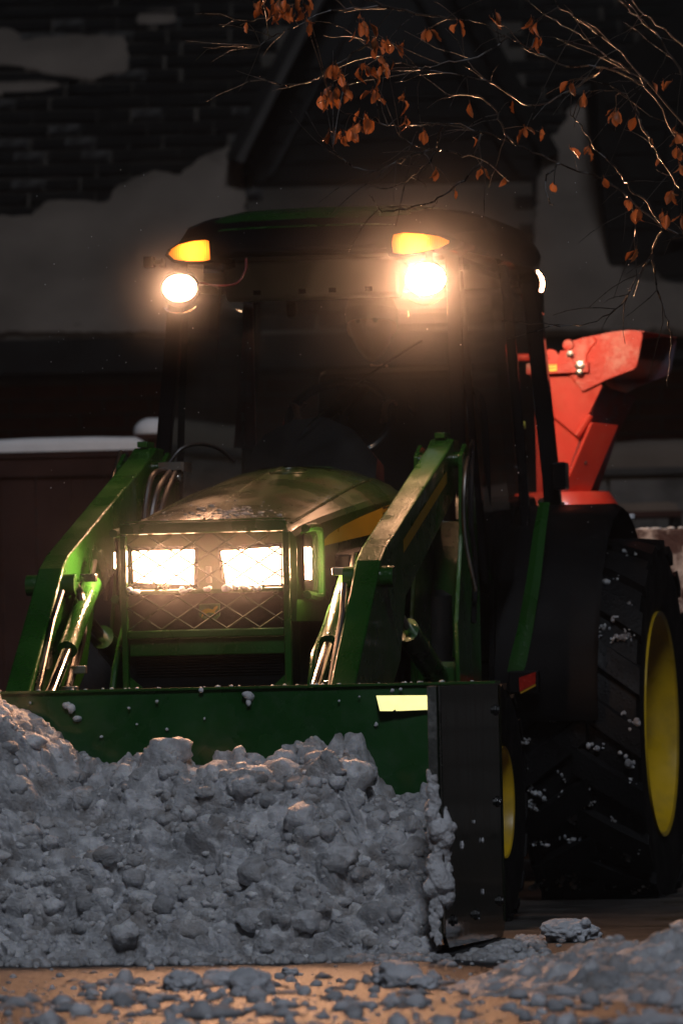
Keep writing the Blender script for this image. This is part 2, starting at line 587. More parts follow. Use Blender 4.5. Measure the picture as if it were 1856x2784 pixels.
def lump(bm, c, r, rnd, sub=2, sq=0.75, rough=0.42):
    """irregular clump of snow"""
    ret = bmesh.ops.create_icosphere(bm, subdivisions=sub, radius=1.0)
    dirs = [Vector((rnd.gauss(0, 1), rnd.gauss(0, 1), rnd.gauss(0, 1))).normalized() for _ in range(9)]
    amp = [rnd.uniform(-rough, rough) for _ in dirs]
    sx, sy, sz = rnd.uniform(0.75, 1.3), rnd.uniform(0.75, 1.3), sq * rnd.uniform(0.8, 1.2)
    a = rnd.uniform(0, 6.28)
    ca, sa = math.cos(a), math.sin(a)
    for v in ret['verts']:
        d = v.co.normalized()
        k = 1 + sum(am * max(0, d.dot(u)) ** 3 for am, u in zip(amp, dirs)) + rnd.uniform(-0.12, 0.12)
        x, y, z = d.x * k * sx * r, d.y * k * sy * r, d.z * k * sz * r
        v.co = Vector((c[0] + x * ca - y * sa, c[1] + x * sa + y * ca, c[2] + z))
    return ret['verts']


def clod_proto(seed, sub):
    """one broken clod of snow: noisy ball with a few fracture faces; returns (verts, tris)"""
    from mathutils import noise as mn
    rr = random.Random(seed)
    b = bmesh.new()
    bmesh.ops.create_icosphere(b, subdivisions=sub, radius=1.0)
    off = Vector((rr.uniform(-50, 50), rr.uniform(-50, 50), rr.uniform(-50, 50)))
    planes = [(Vector((rr.gauss(0, 1), rr.gauss(0, 1), rr.gauss(0, 1))).normalized(), rr.uniform(0.45, 0.85)) for _ in range(rr.randint(2, 5))]
    for v in b.verts:
        d = v.co.normalized()
        k = 1 + 0.30 * mn.noise(d * 1.3 + off) + 0.20 * mn.noise(d * 3.1 + off) + 0.10 * mn.noise(d * 7 + off)
        p = d * k
        for n_, c_ in planes:
            q = p.dot(n_)
            if q > c_:
                p = p - n_ * (q - c_) * 0.6
        v.co = p + d * (0.10 * mn.noise(d * 11 + off) + 0.06 * mn.noise(d * 23 + off))
    b.verts.ensure_lookup_table()
    V_ = np.array([v.co[:] for v in b.verts])
    T_ = np.array([[v.index for v in f.verts] for f in b.faces])
    b.free()
    return V_, T_


CLODS = {sub: [clod_proto(300 + 20 * sub + k, sub) for k in range(10)] for sub in (1, 2, 3)}


def clods(name, items, m, base=(0, 0, 0), tractor=False, label=None, cat='snow', seed=1):
    """items: (centre, radius, subdivision, (sx, sy, sz), brightness); one mesh of many clods, kind stuff"""
    rr = np.random.RandomState(seed)
    Vs, Ts, Tn, o_ = [], [], [], 0
    for c, r, sub, sc3, tn in items:
        V_, T_ = CLODS[sub][rr.randint(10)]
        q = rr.randn(4)
        q /= np.linalg.norm(q)
        w, x, y, z = q
        Rm = np.array([[1 - 2 * (y * y + z * z), 2 * (x * y - z * w), 2 * (x * z + y * w)], [2 * (x * y + z * w), 1 - 2 * (x * x + z * z), 2 * (y * z - x * w)], [2 * (x * z - y * w), 2 * (y * z + x * w), 1 - 2 * (x * x + y * y)]])
        Vs.append((V_ @ Rm.T) * np.array(sc3) * r + np.array(c) - np.array(base))
        Ts.append(T_ + o_)
        Tn.append(np.full(len(V_), tn))
        o_ += len(V_)
    V_, T_, tn = np.concatenate(Vs).astype(np.float32), np.concatenate(Ts).astype(np.int32), np.concatenate(Tn).astype(np.float32)
    me = bpy.data.meshes.new(name)
    me.vertices.add(len(V_))
    me.vertices.foreach_set('co', V_.ravel())
    me.loops.add(T_.size)
    me.loops.foreach_set('vertex_index', T_.ravel())
    me.polygons.add(len(T_))
    me.polygons.foreach_set('loop_start', (np.arange(len(T_)) * 3).astype(np.int32))
    me.polygons.foreach_set('loop_total', np.full(len(T_), 3, np.int32))
    me.update(calc_edges=True)
    me.polygons.foreach_set('use_smooth', np.ones(len(T_), bool))
    at = me.attributes.new('tone', 'FLOAT', 'POINT')
    at.data.foreach_set('value', tn)
    me.materials.append(M[m])
    o = bpy.data.objects.new(name, me)
    COL.objects.link(o)
    if tractor:
        o.location = TM @ Vector(base)
        o.rotation_euler = (0, 0, TROT)
    else:
        o.location = base
    BASE[o.name] = Vector(base)
    return prop(o, label, cat, None, 'stuff')


def grid_mesh(name, V, nu, nv, m, parent=None, label=None, cat=None, kind=None, tractor=False, base=(0, 0, 0), flip=False, tone=None):
    """V: (nu, nv, 3) array of points"""
    b = np.array(base, float)
    me = bpy.data.meshes.new(name)
    co = (V.reshape(-1, 3) - b).astype(np.float32)
    i = np.arange(nu - 1)[:, None] * nv + np.arange(nv - 1)[None, :]
    q = np.stack([i, i + nv, i + nv + 1, i + 1], -1).reshape(-1, 4)
    if flip:
        q = q[:, ::-1]
    nf = len(q)
    me.vertices.add(len(co))
    me.vertices.foreach_set('co', co.ravel())
    me.loops.add(nf * 4)
    me.loops.foreach_set('vertex_index', q.ravel().astype(np.int32))
    me.polygons.add(nf)
    me.polygons.foreach_set('loop_start', (np.arange(nf) * 4).astype(np.int32))
    me.polygons.foreach_set('loop_total', np.full(nf, 4, np.int32))
    me.update(calc_edges=True)
    me.polygons.foreach_set('use_smooth', np.ones(nf, bool))
    if tone is not None:
        at = me.attributes.new('tone', 'FLOAT', 'POINT')
        at.data.foreach_set('value', tone.astype(np.float32).ravel())
    me.materials.append(M[m] if isinstance(m, str) else m)
    o = bpy.data.objects.new(name, me)
    COL.objects.link(o)
    if parent:
        o.parent = parent
    elif tractor:
        o.location = TM @ Vector(base)
        o.rotation_euler = (0, 0, TROT)
    else:
        o.location = base
    BASE[o.name] = Vector(base)
    return prop(o, label, cat, None, kind)


def bubbles(nu, nv, du, dv, spec, rs, tone=None):
    """Height field of packed, partly broken clods: nu x nv samples spaced du, dv;
    spec = [(count, rmin, rmax, height factor)]; tone (if given) receives a brightness per clod"""
    H = np.zeros((nu, nv))
    for cnt, r0, r1, k in spec:
        G = np.zeros((nu, nv))
        cu, cv = rs.rand(cnt) * nu * du, rs.rand(cnt) * nv * dv
        rr = r0 + (r1 - r0) * rs.rand(cnt) ** 2
        el = 0.7 + 0.6 * rs.rand(cnt)
        off = rs.rand(cnt) * 0.9
        an = rs.rand(cnt) * math.pi
        cut = rs.rand(cnt)
        gx, gy = rs.randn(cnt) * 0.45, rs.randn(cnt) * 0.45
        br = 1.12 - 0.66 * rs.rand(cnt) ** 1.2
        for a, b, r, e, of, th, ct, px, py, bb in zip(cu, cv, rr, el, off, an, cut, gx, gy, br):
            w = r * 1.4
            i0, i1 = max(0, int((a - w) / du)), min(nu, int((a + w) / du) + 2)
            j0, j1 = max(0, int((b - w) / dv)), min(nv, int((b + w) / dv) + 2)
            if i1 <= i0 or j1 <= j0:
                continue
            x = (np.arange(i0, i1) * du - a)[:, None]
            y = (np.arange(j0, j1) * dv - b)[None, :]
            xr, yr = x * math.cos(th) + y * math.sin(th), -x * math.sin(th) + y * math.cos(th)
            d2 = ((xr / e) ** 2 + (yr * e) ** 2) / r ** 2
            h = np.sqrt(np.clip(1 - d2, 0, 1))
            if ct < 0.6:                                   # broken face
                h = np.minimum(h, np.maximum(0, 0.55 + 0.4 * ct + (px * x + py * y) / r))
            h = h * r * k - of * r * k * 0.6
            g = G[i0:i1, j0:j1]
            if tone is not None and r > 0.014:
                tt = tone[i0:i1, j0:j1]
                tt[h > g] = tt[h > g] * 0.35 + bb * 0.65
            np.maximum(g, h, out=g)
        H += G
    return H


def fbm(nu, nv, du, dv, scale, octs, rs, gain=0.5):
    """value noise on a grid"""
    out_ = np.zeros((nu, nv))
    amp, s = 1.0, scale
    for _ in range(octs):
        gu, gv = int(nu * du / s) + 3, int(nv * dv / s) + 3
        g = rs.rand(gu, gv) * 2 - 1
        u, v = np.arange(nu) * du / s, np.arange(nv) * dv / s
        iu, iv = u.astype(int), v.astype(int)
        fu, fv = u - iu, v - iv
        fu, fv = (fu * fu * (3 - 2 * fu))[:, None], (fv * fv * (3 - 2 * fv))[None, :]
        a = g[iu][:, iv] * (1 - fu) + g[iu + 1][:, iv] * fu
        b = g[iu][:, iv + 1] * (1 - fu) + g[iu + 1][:, iv + 1] * fu
        out_ += amp * (a * (1 - fv) + b * fv)
        amp *= gain
        s *= 0.5
    return out_


def spot(name, parent, loc, target, power, col, cone=110, blend=0.7, size=0.04):
    d = bpy.data.lights.new(name, 'SPOT')
    d.energy, d.color = power, col
    d.spot_size, d.spot_blend, d.shadow_soft_size = math.radians(cone), blend, size
    o = bpy.data.objects.new(name, d)
    COL.objects.link(o)
    o.parent = parent
    b = BASE[parent.name]
    o.location = Vector(loc) - b
    o.rotation_euler = (Vector(target) - Vector(loc)).to_track_quat('-Z', 'Y').to_euler()
    return o


# ------------------------------------------------------------------ ground
bm = nb()
n = 40
gv = [[bm.verts.new((-30 + 60 * i / n, -8 + 60 * j / n, 0)) for j in range(n + 1)] for i in range(n + 1)]
for i in range(n):
    for j in range(n):
        bm.faces.new((gv[i][j], gv[i + 1][j], gv[i + 1][j + 1], gv[i][j + 1]))
prop(obj('road', bm, 'road', smooth=False), kind='structure')

# ------------------------------------------------------------------ house far behind
HX = 0.0
house = thing('house', 'dark brick house with a steep snow-streaked shingle roof and a gabled dormer', 'house', (HX, 27.0, 0))
RP = math.radians(40)
cR, sR = math.cos(RP), math.sin(RP)
EZ, ED = 2.38, 27.0


def roof_pt(x, s, h=0.0):
    return Vector((x, ED + s * cR - h * sR, EZ + s * sR + h * cR))


ROOF_L = 4.9
bm = nb()
prism(bm, [(ED, EZ - 0.16), (ED, EZ), (ED + ROOF_L * cR, EZ + ROOF_L * sR), (ED + 2 * ROOF_L * cR, EZ), (ED + 2 * ROOF_L * cR, EZ - 0.16)], 'X', -6, 11)
roof = obj('roof', bm, 'joint_snow', house, smooth=False)
bm = nb()
box(bm, (-6.02, ED - 0.02, EZ - 0.17), (11.02, ED - 0.001, EZ - 0.01))
obj('fascia_board', bm, 'trim_dark', house, smooth=False)
bm = nb()
WY = 27.55
box(bm, (-5.7, WY + 0.02, 0), (10.7, WY + 6.0, EZ - 0.17))
wall = obj('wall', bm, 'mortar', house, smooth=False)

# shingles: courses laid with snow lying in their joints
EXPO, SW = 0.118, 0.165


def shingle_mesh(v):
    b = nb()
    r = random.Random(v)
    w, h = SW + 0.001 - r.uniform(0, 0.004), EXPO - 0.024
    box(b, (-w / 2, 0, -0.002), (w / 2, h, 0.012))
    for vv in b.verts:
        vv.co.x += r.uniform(-0.004, 0.004)
        vv.co.y += r.uniform(-0.006, 0.004)
        if vv.co.y < h / 2 and vv.co.z > 0:
            vv.co.z += 0.010
    me = bpy.data.meshes.new('shingle')
    bmesh.ops.recalc_face_normals(b, faces=b.faces[:])
    b.to_mesh(me)
    b.free()
    me.materials.append(M['shingle' if v < 6 else 'shingle_dusted'])
    return me


SHM = [shingle_mesh(k) for k in range(8)]
RMAT = Matrix(((1, 0, 0), (0, cR, -sR), (0, sR, cR)))
bm_far = nb()
count = 0
for row in range(0, 36):
    s = 0.02 + row * EXPO
    for c in range(-36, 67):
        x = c * SW + (SW / 2 if row % 2 else 0) + RND.uniform(-0.012, 0.012)
        if x < -5.9 or x > 10.9:
            continue
        if -0.33 < x < 0.92 and s > 0.7 and s < 2.6:      # under the dormer
            continue
        near = (-1.72 < x < -0.30 and 0.45 < s < 3.05) or (1.0 < x < 1.72 and 1.2 < s < 2.4)
        if near and count < 298:
            o = bpy.data.objects.new('shingle', SHM[RND.randrange(6) if RND.random() > 0.14 else 6 + RND.randrange(2)])
            COL.objects.link(o)
            o.parent = roof
            o.matrix_local = Matrix.Translation(roof_pt(x, s, 0.001) - BASE[house.name]) @ RMAT.to_4x4()
            count += 1
        else:
            w, h = SW - 0.002, EXPO - 0.024
            box(bm_far, (-w / 2, 0, 0), (w / 2, h, 0.014), Matrix.Translation(roof_pt(x, s, 0.001)) @ RMAT.to_4x4())
prop(obj('shingle_courses', bm_far, 'shingle', roof, smooth=False), kind='stuff')

# bricks
BWD, BHT = 0.215, 0.065


def brick_mesh(v):
    b = nb()
    r = random.Random(v + 50)
    box(b, (-BWD / 2, -0.012 - r.uniform(0, 0.004), -BHT / 2), (BWD / 2, 0.03, BHT / 2))
    for vv in b.verts:
        vv.co += Vector((r.uniform(-0.003, 0.003), r.uniform(-0.002, 0.002), r.uniform(-0.002, 0.002)))
    me = bpy.data.meshes.new('brick')
    bmesh.ops.recalc_face_normals(b, faces=b.faces[:])
    b.to_mesh(me)
    b.free()
    me.materials.append(M['brick'])
    return me


BRM = [brick_mesh(k) for k in range(6)]
bm_far = nb()
count = 0
for row in range(0, 29):
    z = 0.05 + row * 0.075
    for c in range(-24, 48):
        x = c * 0.225 + (0.1125 if row % 2 else 0)
        if x < -5.55 or x > 10.55:
            continue
        near = z > 1.35 and ((-1.85 < x < -0.4) or (0.75 < x < 1.85))
        if near and count < 298:
            o = bpy.data.objects.new('brick', BRM[RND.randrange(6)])
            COL.objects.link(o)
            o.parent = wall
            o.location = Vector((x, WY + 0.02, z)) - BASE[house.name]
            count += 1
        else:
            box(bm_far, (x - BWD / 2, WY + 0.006, z - BHT / 2), (x + BWD / 2, WY + 0.05, z + BHT / 2))
prop(obj('brick_courses', bm_far, 'brick', wall, smooth=False), kind='stuff')

# gabled dormer
GX, GH = 0.31, 0.75            # centre and half width
gz0, gz1 = 3.05, 4.66
DY = 27.92
bm = nb()
prism(bm, [(GX - GH + 0.06, gz0 - 0.2), (GX + GH - 0.06, gz0 - 0.2), (GX + GH - 0.06, 3.36), (GX, gz1), (GX - GH + 0.06, 3.36)], 'Y', DY, DY + 2.6)
dormer = obj('dormer_wall', bm, 'siding', house, smooth=False)
for k in range(7):
    z = gz0 + 0.02 + k * 0.10
    hw = GH - 0.075 if z < 3.34 else GH - 0.075 - (z + 0.09 - 3.36) / 1.88
    bm = nb()
    prism(bm, [(DY, z), (DY - 0.018, z), (DY - 0.006, z + 0.092), (DY, z + 0.092)], 'X', GX - hw, GX + hw)
    obj('siding_board', bm, 'siding', dormer, smooth=False)
bm = nb()
zz = 3.74
hw = (gz1 - 0.12 - zz) / 1.88
prism(bm, [(GX - hw, zz), (GX + hw, zz), (GX, gz1 - 0.14)], 'Y', DY - 0.02, DY - 0.002)
obj('gable_panel', bm, 'stucco', dormer, smooth=False)
for sgn in (-1, 1):
    bm = nb()
    t = Vector((sgn * GH, 0, 0))
    A, B = (GX + sgn * (GH + 0.02), 3.27), (GX, gz1 + 0.08)
    dx, dz = B[0] - A[0], B[1] - A[1]
    ln = math.hypot(dx, dz)
    nx, nz = -dz / ln * (-sgn) * -1, dx / ln * (-sgn) * -1
    nx, nz = (sgn * dz / ln * 1.0, abs(dx) / ln)
    q = [A, B, (B[0] + nx * 0.05, B[1] + nz * 0.05), (A[0] + nx * 0.05, A[1] + nz * 0.05)]
    prism(bm, q, 'Y', DY - (0.22 if sgn < 0 else 0.03), DY + 2.6)
    obj('dormer_roof_slope', bm, 'trim_dark' if sgn < 0 else 'shingle', house, smooth=False)
    bm = nb()
    q = [(A[0] - nx * 0.04, A[1] - nz * 0.04), (B[0], B[1] - 0.075), (B[0], B[1] - 0.002), (A[0] - nx * 0.002, A[1] - nz * 0.002)]
    prism(bm, q, 'Y', DY - (0.235 if sgn < 0 else 0.045), DY - (0.20 if sgn < 0 else 0.031))
    obj('rake_board', bm, 'trim' if sgn < 0 else 'siding', house, smooth=False)
    bm = nb()
    q = [(A[0] - nx * 0.20, A[1] - nz * 0.20 + 0.02), (B[0], B[1] - 0.44), (B[0], B[1] - 0.40), (A[0] - nx * 0.175, A[1] - nz * 0.175 + 0.02)]
    prism(bm, q, 'Y', DY - 0.05, DY - 0.021)
    obj('gable_trim', bm, 'siding' if sgn > 0 else 'stucco', house, smooth=False)
# second dormer at the frame's edge, with a window
bm = nb()
prism(bm, [(1.33, 2.60), (2.75, 2.60), (2.75, 3.56), (2.04, 4.2), (1.28, 3.60)], 'Y', 27.30, 29.4)
d2 = obj('dormer_wall', bm, 'siding', house, smooth=False)
bm = nb()
for a, b in (((1.62, 2.80), (1.67, 3.40)), ((2.40, 2.80), (2.45, 3.40)), ((1.67, 3.35), (2.40, 3.40)), ((1.67, 2.80), (2.40, 2.85)), ((2.015, 2.85), (2.055, 3.35))):
    box(bm, (a[0], 27.24, a[1]), (b[0], 27.299, b[1]))
wf = obj('window', bm, 'trim_dark', house, smooth=False)
bm = nb()
box(bm, (1.665, 27.275, 2.845), (2.405, 27.285, 3.355))
obj('pane', bm, 'pane', wf, smooth=False)
for k in range(8):
    bm = nb()
    z = 2.62 + k * 0.12
    if k in (0, 7):
        box(bm, (1.335, 27.285, z), (2.74, 27.2995, z + 0.11))
    else:
        box(bm, (1.335, 27.285, z), (1.61, 27.2995, z + 0.11))
    obj('siding_board', bm, 'siding', d2, smooth=False)


def snow_sheet(name, outline, thick, label, rs_seed):
    """blanket of snow on the roof slope; outline in (x, s) on the slope"""
    xs = [p[0] for p in outline]
    ss = [p[1] for p in outline]
    r = random.Random(rs_seed)
    pts = []
    m_ = len(outline)
    for i in range(m_):
        a, b = outline[i], outline[(i + 1) % m_]
        k = max(2, int(math.hypot(b[0] - a[0], b[1] - a[1]) / 0.035))
        for j in range(k):
            t = j / k
            pts.append((a[0] + (b[0] - a[0]) * t + r.uniform(-0.012, 0.012), a[1] + (b[1] - a[1]) * t + r.uniform(-0.012, 0.012)))
    bm = nb()
    lo = [bm.verts.new(roof_pt(x, s, 0.0)) for x, s in pts]
    cx, cs = sum(xs) / m_, sum(ss) / m_
    mid = [bm.verts.new(roof_pt(x, s, thick * 0.8)) for x, s in pts]
    top = [bm.verts.new(roof_pt(x + (cx - x) * 0.03, s + (cs - s) * 0.05, thick)) for x, s in pts]
    N_ = len(pts)
    for i in range(N_):
        j = (i + 1) % N_
        bm.faces.new((lo[i], lo[j], mid[j], mid[i]))
        bm.faces.new((mid[i], mid[j], top[j], top[i]))
    f = bm.faces.new(top)
    bmesh.ops.triangulate(bm, faces=[f])
    o = obj(name, bm, 'snow_shaded', base=roof_pt(cx, cs), smooth=True, angle=60)
    return prop(o, label, 'snow')


def px2roof(px, py):
    x_, y_ = (px - 928) / 15467, (1392 - py) / 15467
    d = _f + _r * x_ + _u * y_
    k = math.tan(RP)
    t = (EZ - CAM_H - ED * k) / (d.z - d.y * k)
    return (d.x * t, (d.y * t - ED) / cR)


def S_(name, pix, thick, label, seed):
    return snow_sheet(name, [px2roof(*p) for p in pix], thick, label, seed)


S_('roof_snow', [(-900, 925), (655, 915), (670, 560), (645, 405), (560, 440), (500, 490), (420, 480), (330, 520), (290, 570), (130, 560), (90, 610), (-100, 600), (-900, 640)], 0.045,
   'wide blanket of snow on the lower house roof beside the gabled dormer', 3)
S_('roof_snow', [(60, 118), (180, 106), (340, 108), (350, 200), (250, 225), (160, 215), (60, 190), (-60, 190), (-60, 85), (40, 90)], 0.03,
   'ragged snow patch high on the dark shingle slope', 4)
S_('roof_snow', [(380, 40), (470, 30), (480, 66), (420, 82), (375, 72)], 0.02, 'smallest snow patch, near the top of the shingle slope', 5)
S_('roof_snow', [(-60, 225), (110, 222), (175, 240), (100, 262), (-60, 268)], 0.02, 'thin snow strip across the shingles just below the high ragged patch', 8)
S_('roof_snow', [(1420, 918), (1900, 905), (1900, 800), (1690, 790), (1650, 330), (1560, 300), (1475, 420)], 0.045,
   'tongue of roof snow between the gabled dormer and the window dormer', 6)
S_('roof_snow', [(1655, 918), (2700, 900), (2700, 800), (1700, 790)], 0.05, 'low shelf of snow along the eave under the window dormer', 7)

# ------------------------------------------------------------------ fence with snow cap, gate post, garden walls
FY = 23.0
fence = thing('fence', 'tall brown board fence with a cap rail, left of the tractor', 'fence', (-2.6, FY, 0))
x = -4.6
while x < -0.80:
    bm = nb()
    w = 0.135
    box(bm, (x, FY + RND.uniform(-0.003, 0.003), 0.03), (min(x + w, -0.785), FY + 0.022, 1.60))
    obj('board', bm, 'fence', fence, smooth=False)
    x += w + 0.006
bm = nb()
box(bm, (-4.6, FY - 0.018, 1.585), (-0.78, FY - 0.004, 1.66))
obj('top_rail', bm, 'fence', fence, smooth=False)
bm = nb()
box(bm, (-4.6, FY - 0.03, 1.661), (-0.76, FY + 0.05, 1.685))
obj('cap_rail', bm, 'fence', fence, smooth=False)
for z in (0.3, 0.95):
    bm = nb()
    box(bm, (-4.6, FY + 0.026, z), (-0.79, FY + 0.06, z + 0.09))
    obj('back_rail', bm, 'fence', fence, smooth=False)
nu, nv = 240, 18
V = np.zeros((nu, nv, 3))
xs = np.linspace(-4.6, -0.765, nu)
wob = fbm(nu, 1, 0.016, 1, 0.5, 4, NR)[:, 0]
endf = np.clip((-0.765 - xs) / 0.05, 0, 1) ** 0.5
for j in range(nv):
    a = math.pi * j / (nv - 1)
    V[:, j, 0] = xs
    V[:, j, 1] = FY + 0.01 - 0.05 * math.cos(a)
    V[:, j, 2] = 1.684 + (math.sin(a) ** 0.45) * (0.056 + 0.006 * wob) * (0.25 + 0.75 * endf)
cap = grid_mesh('fence_snow', V, nu, nv, 'snow', label='even cap of snow lying along the top of the brown fence', cat='snow', base=(-2.6, FY, 1.684))

post = thing('gate_post', 'dark square post behind the end of the fence', 'post', (-0.755, 23.5, 0))
bm = nb()
box(bm, (-0.82, 23.44, 0), (-0.69, 23.57, 1.74))
obj('shaft', bm, 'fence', post, smooth=False, bevel=0.006)
bm = nb()
box(bm, (-0.84, 23.42, 1.741), (-0.67, 23.59, 1.765))
obj('post_cap', bm, 'fence', post, smooth=False, bevel=0.004)
bm = nb()
lathe(bm, [(0.001, 0.068), (0.03, 0.066), (0.055, 0.055), (0.075, 0.035), (0.082, 0.012), (0.08, 0.001), (0.001, 0.0)], (-0.755, 23.5, 1.766), 24, 'Z')
prop(obj('snow_dome', bm, 'snow', base=(-0.755, 23.5, 1.766)), 'small dome of snow on the gate post', 'snow')

wallr = thing('garden_wall', 'dark garden wall with a pale ledge behind the red chute', 'wall', (2.0, 25.2, 0))
bm = nb()
box(bm, (1.0, 25.1, 0), (4.6, 25.3, 1.60))
wb = obj('wall_core', bm, 'mortar', wallr, smooth=False)
for row in range(10):
    for c in range(9):
        x0 = 1.0 + c * 0.40 - (0.2 if row % 2 else 0)
        x1 = min(x0 + 0.385, 4.6)
        x0 = max(x0, 1.0)
        if x1 - x0 < 0.05: continue
        bm = nb()
        box(bm, (x0, 25.085 - RND.uniform(0, 0.012), 0.02 + row * 0.158), (x1, 25.11, 0.165 + row * 0.158))
        obj('stone', bm, 'stone', wb, smooth=False)
bm = nb()
box(bm, (0.97, 25.05, 1.601), (4.62, 25.34, 1.635))
obj('coping', bm, 'trim', wallr, smooth=False, bevel=0.006)
nu, nv = 160, 14
V = np.zeros((nu, nv, 3))
xs = np.linspace(0.99, 4.6, nu)
wob = fbm(nu, 1, 0.022, 1, 0.4, 4, NR)[:, 0]
for j in range(nv):
    a = math.pi * j / (nv - 1)
    V[:, j, 0] = xs
    V[:, j, 1] = 25.19 - 0.13 * math.cos(a)
    V[:, j, 2] = 1.634 + (math.sin(a) ** 0.5) * (0.115 + 0.012 * wob)
grid_mesh('wall_snow', V, nu, nv, 'snow_shaded', label='thick ledge of snow on the garden wall behind the red chute', cat='snow', base=(2.0, 25.19, 1.634))
bench = thing('bench', 'dim wooden bench in front of the garden wall, snow on its seat', 'bench', (1.35, 24.3, 0))
for k in range(3):
    bm = nb()
    box(bm, (1.06, 24.2 + k * 0.11, 1.395), (1.46, 24.30 + k * 0.11, 1.42))
    obj('seat_board', bm, 'fence', bench, smooth=False)
for x in (1.08, 1.42):
    bm = nb()
    box(bm, (x, 24.22, 0), (x + 0.04, 24.5, 1.394))
    obj('leg', bm, 'trim_dark', bench, smooth=False)
bm = nb()
nvx = []
prism(bm, [(1.07, 1.421), (1.45, 1.421), (1.44, 1.45), (1.40, 1.458), (1.25, 1.454), (1.12, 1.46), (1.08, 1.447)], 'Y', 24.21, 24.51)
prop(obj('bench_snow', bm, 'snow_shaded', base=(1.26, 24.36, 1.42)), 'thin strip of snow on the bench seat', 'snow')

# ------------------------------------------------------------------ tractor
T = thing('tractor', 'green compact tractor with cab and front loader, all its lamps lit', 'tractor', (0.9, 0, 0), tractor=True)


# --- wheels
def wheel(xc, zc, R, y_in, y_out, Rr, nl, side, rear):
    """side = +1 left, -1 right; y_in / y_out distance from the middle plane"""
    w = y_out - y_in
    bm = nb()
    S = side
    prof_r = [(0.02, w * 0.45), (Rr * 0.45, w * 0.50), (Rr * 0.55, w * 0.62), (Rr * 0.80, w * 0.70), (Rr * 0.90, w * 0.80), (Rr * 0.965, w * 0.97), (Rr * 1.0, w * 0.985), (Rr * 1.0, w * 0.955),
              (Rr * 0.955, w * 0.90), (Rr * 0.9, w * 0.6), (Rr * 0.9, w * 0.2), (Rr, w * 0.03), (Rr, 0.0)]
    lathe(bm, prof_r, (xc, S * y_in, zc), 64, 'Y', S)
    wh = obj('wheel', bm, 'yellow', T, angle=30)
    bm = nb()
    prof_t = [(Rr * 0.96, w * 0.93), (Rr * 1.02, w * 0.965), (Rr * 1.12, w * 0.985), (R * 0.84, w * 1.0), (R * 0.915, w * 1.0), (R * 0.945, w * 0.98), (R * 0.955, w * 0.7), (R * 0.958, w * 0.5),
              (R * 0.955, w * 0.3), (R * 0.945, w * 0.02), (R * 0.915, -w * 0.05), (R * 0.84, -w * 0.09), (Rr * 1.12, -w * 0.06), (Rr * 1.0, w * 0.0), (Rr * 0.92, w * 0.1), (Rr * 0.92, w * 0.85)]
    lathe(bm, prof_t, (xc, S * y_in, zc), 96, 'Y', S, close=True)
    # tread lugs: chevron bars
    for k in range(nl):
        for sd in (0, 1):
            a0 = 2 * math.pi * (k + 0.5 * sd) / nl
            y0, y1 = (w * 0.44, w * 1.02) if sd else (w * 0.56, -w * 0.02)
            da = -0.26 if rear else -0.32
            seg = 5
            hw = (0.55 * math.pi / nl)
            rings = []
            for i in range(seg + 1):
                t = i / seg
                y = y0 + (y1 - y0) * t
                a = a0 + da * t
                rt = R * (1.0 - 0.018 * t * t)
                rb = R * 0.93
                ring = []
                for aa, rr in ((a - hw * 1.1, rb), (a - hw * 0.8, rt), (a + hw * 0.8, rt), (a + hw * 1.1, rb)):
                    ring.append((xc + rr * math.cos(aa), S * (y_in + y), zc + rr * math.sin(aa)))
                rings.append(ring)
            loft(bm, rings)
    obj('tyre', bm, 'rubber', wh, angle=40)
    bm = nb()
    lathe(bm, [(0.001, w * 0.66), (Rr * 0.22, w * 0.66), (Rr * 0.26, w * 0.60), (Rr * 0.28, w * 0.50), (0.02, w * 0.46)], (xc, S * y_in, zc), 32, 'Y', S)
    obj('hub', bm, 'yellow', wh)
    bm = nb()
    for k in range(8):
        a = 2 * math.pi * k / 8
        lathe(bm, [(0.012, 0), (0.012, 0.014), (0.001, 0.016)], (xc + Rr * 0.38 * math.cos(a), S * (y_in + w * 0.478), zc + Rr * 0.38 * math.sin(a)), 6, 'Y', S)
    obj('lug_nuts', bm, 'steel', wh)
    return wh


wheel(0.0, 0.575, 0.63, 0.615, 1.000, 0.378, 19, 1, True)
wheel(0.0, 0.575, 0.63, 0.615, 1.000, 0.378, 19, -1, True)
wheel(1.75, 0.365, 0.372, 0.51, 0.760, 0.172, 17, 1, False)
wheel(1.75, 0.365, 0.372, 0.51, 0.760, 0.172, 17, -1, False)

# --- chassis, engine, axles
bm = nb()
prism(bm, [(-0.35, 0.45), (0.4, 0.42), (0.9, 0.52), (1.3, 0.55), (1.3, 0.98), (0.4, 1.02), (-0.35, 0.85)], 'Y', -0.24, 0.24)
obj('gearbox', bm, 'iron', T, smooth=False, bevel=0.03)
bm = nb()
box(bm, (1.3, -0.22, 0.55), (2.30, 0.22, 0.98))
obj('engine', bm, 'iron', T, smooth=False, bevel=0.02)
bm = nb()
prism(bm, [(-0.62, 0.34), (0.62, 0.34), (0.62, 0.42), (0.22, 0.52), (-0.22, 0.52), (-0.62, 0.42)], 'X', 1.66, 1.84)
obj('front_axle', bm, 'iron', T, smooth=False, bevel=0.02)
bm = nb()
lathe(bm, [(0.11, -0.55), (0.13, -0.25), (0.2, -0.2), (0.2, 0.2), (0.13, 0.25), (0.11, 0.55)], (0, 0, 0.575), 20, 'Y')
obj('rear_axle', bm, 'iron', T)
bm = nb()
for s in (-1, 1):
    box(bm, (1.05, s * 0.27 - 0.02, 0.52), (2.36, s * 0.27 + 0.02, 0.72))
    box(bm, (0.95, min(s * 0.25, s * 0.50), 0.56), (1.30, max(s * 0.25, s * 0.50), 0.70))
obj('loader_frame', bm, 'green', T, smooth=False, bevel=0.006)
bm = nb()
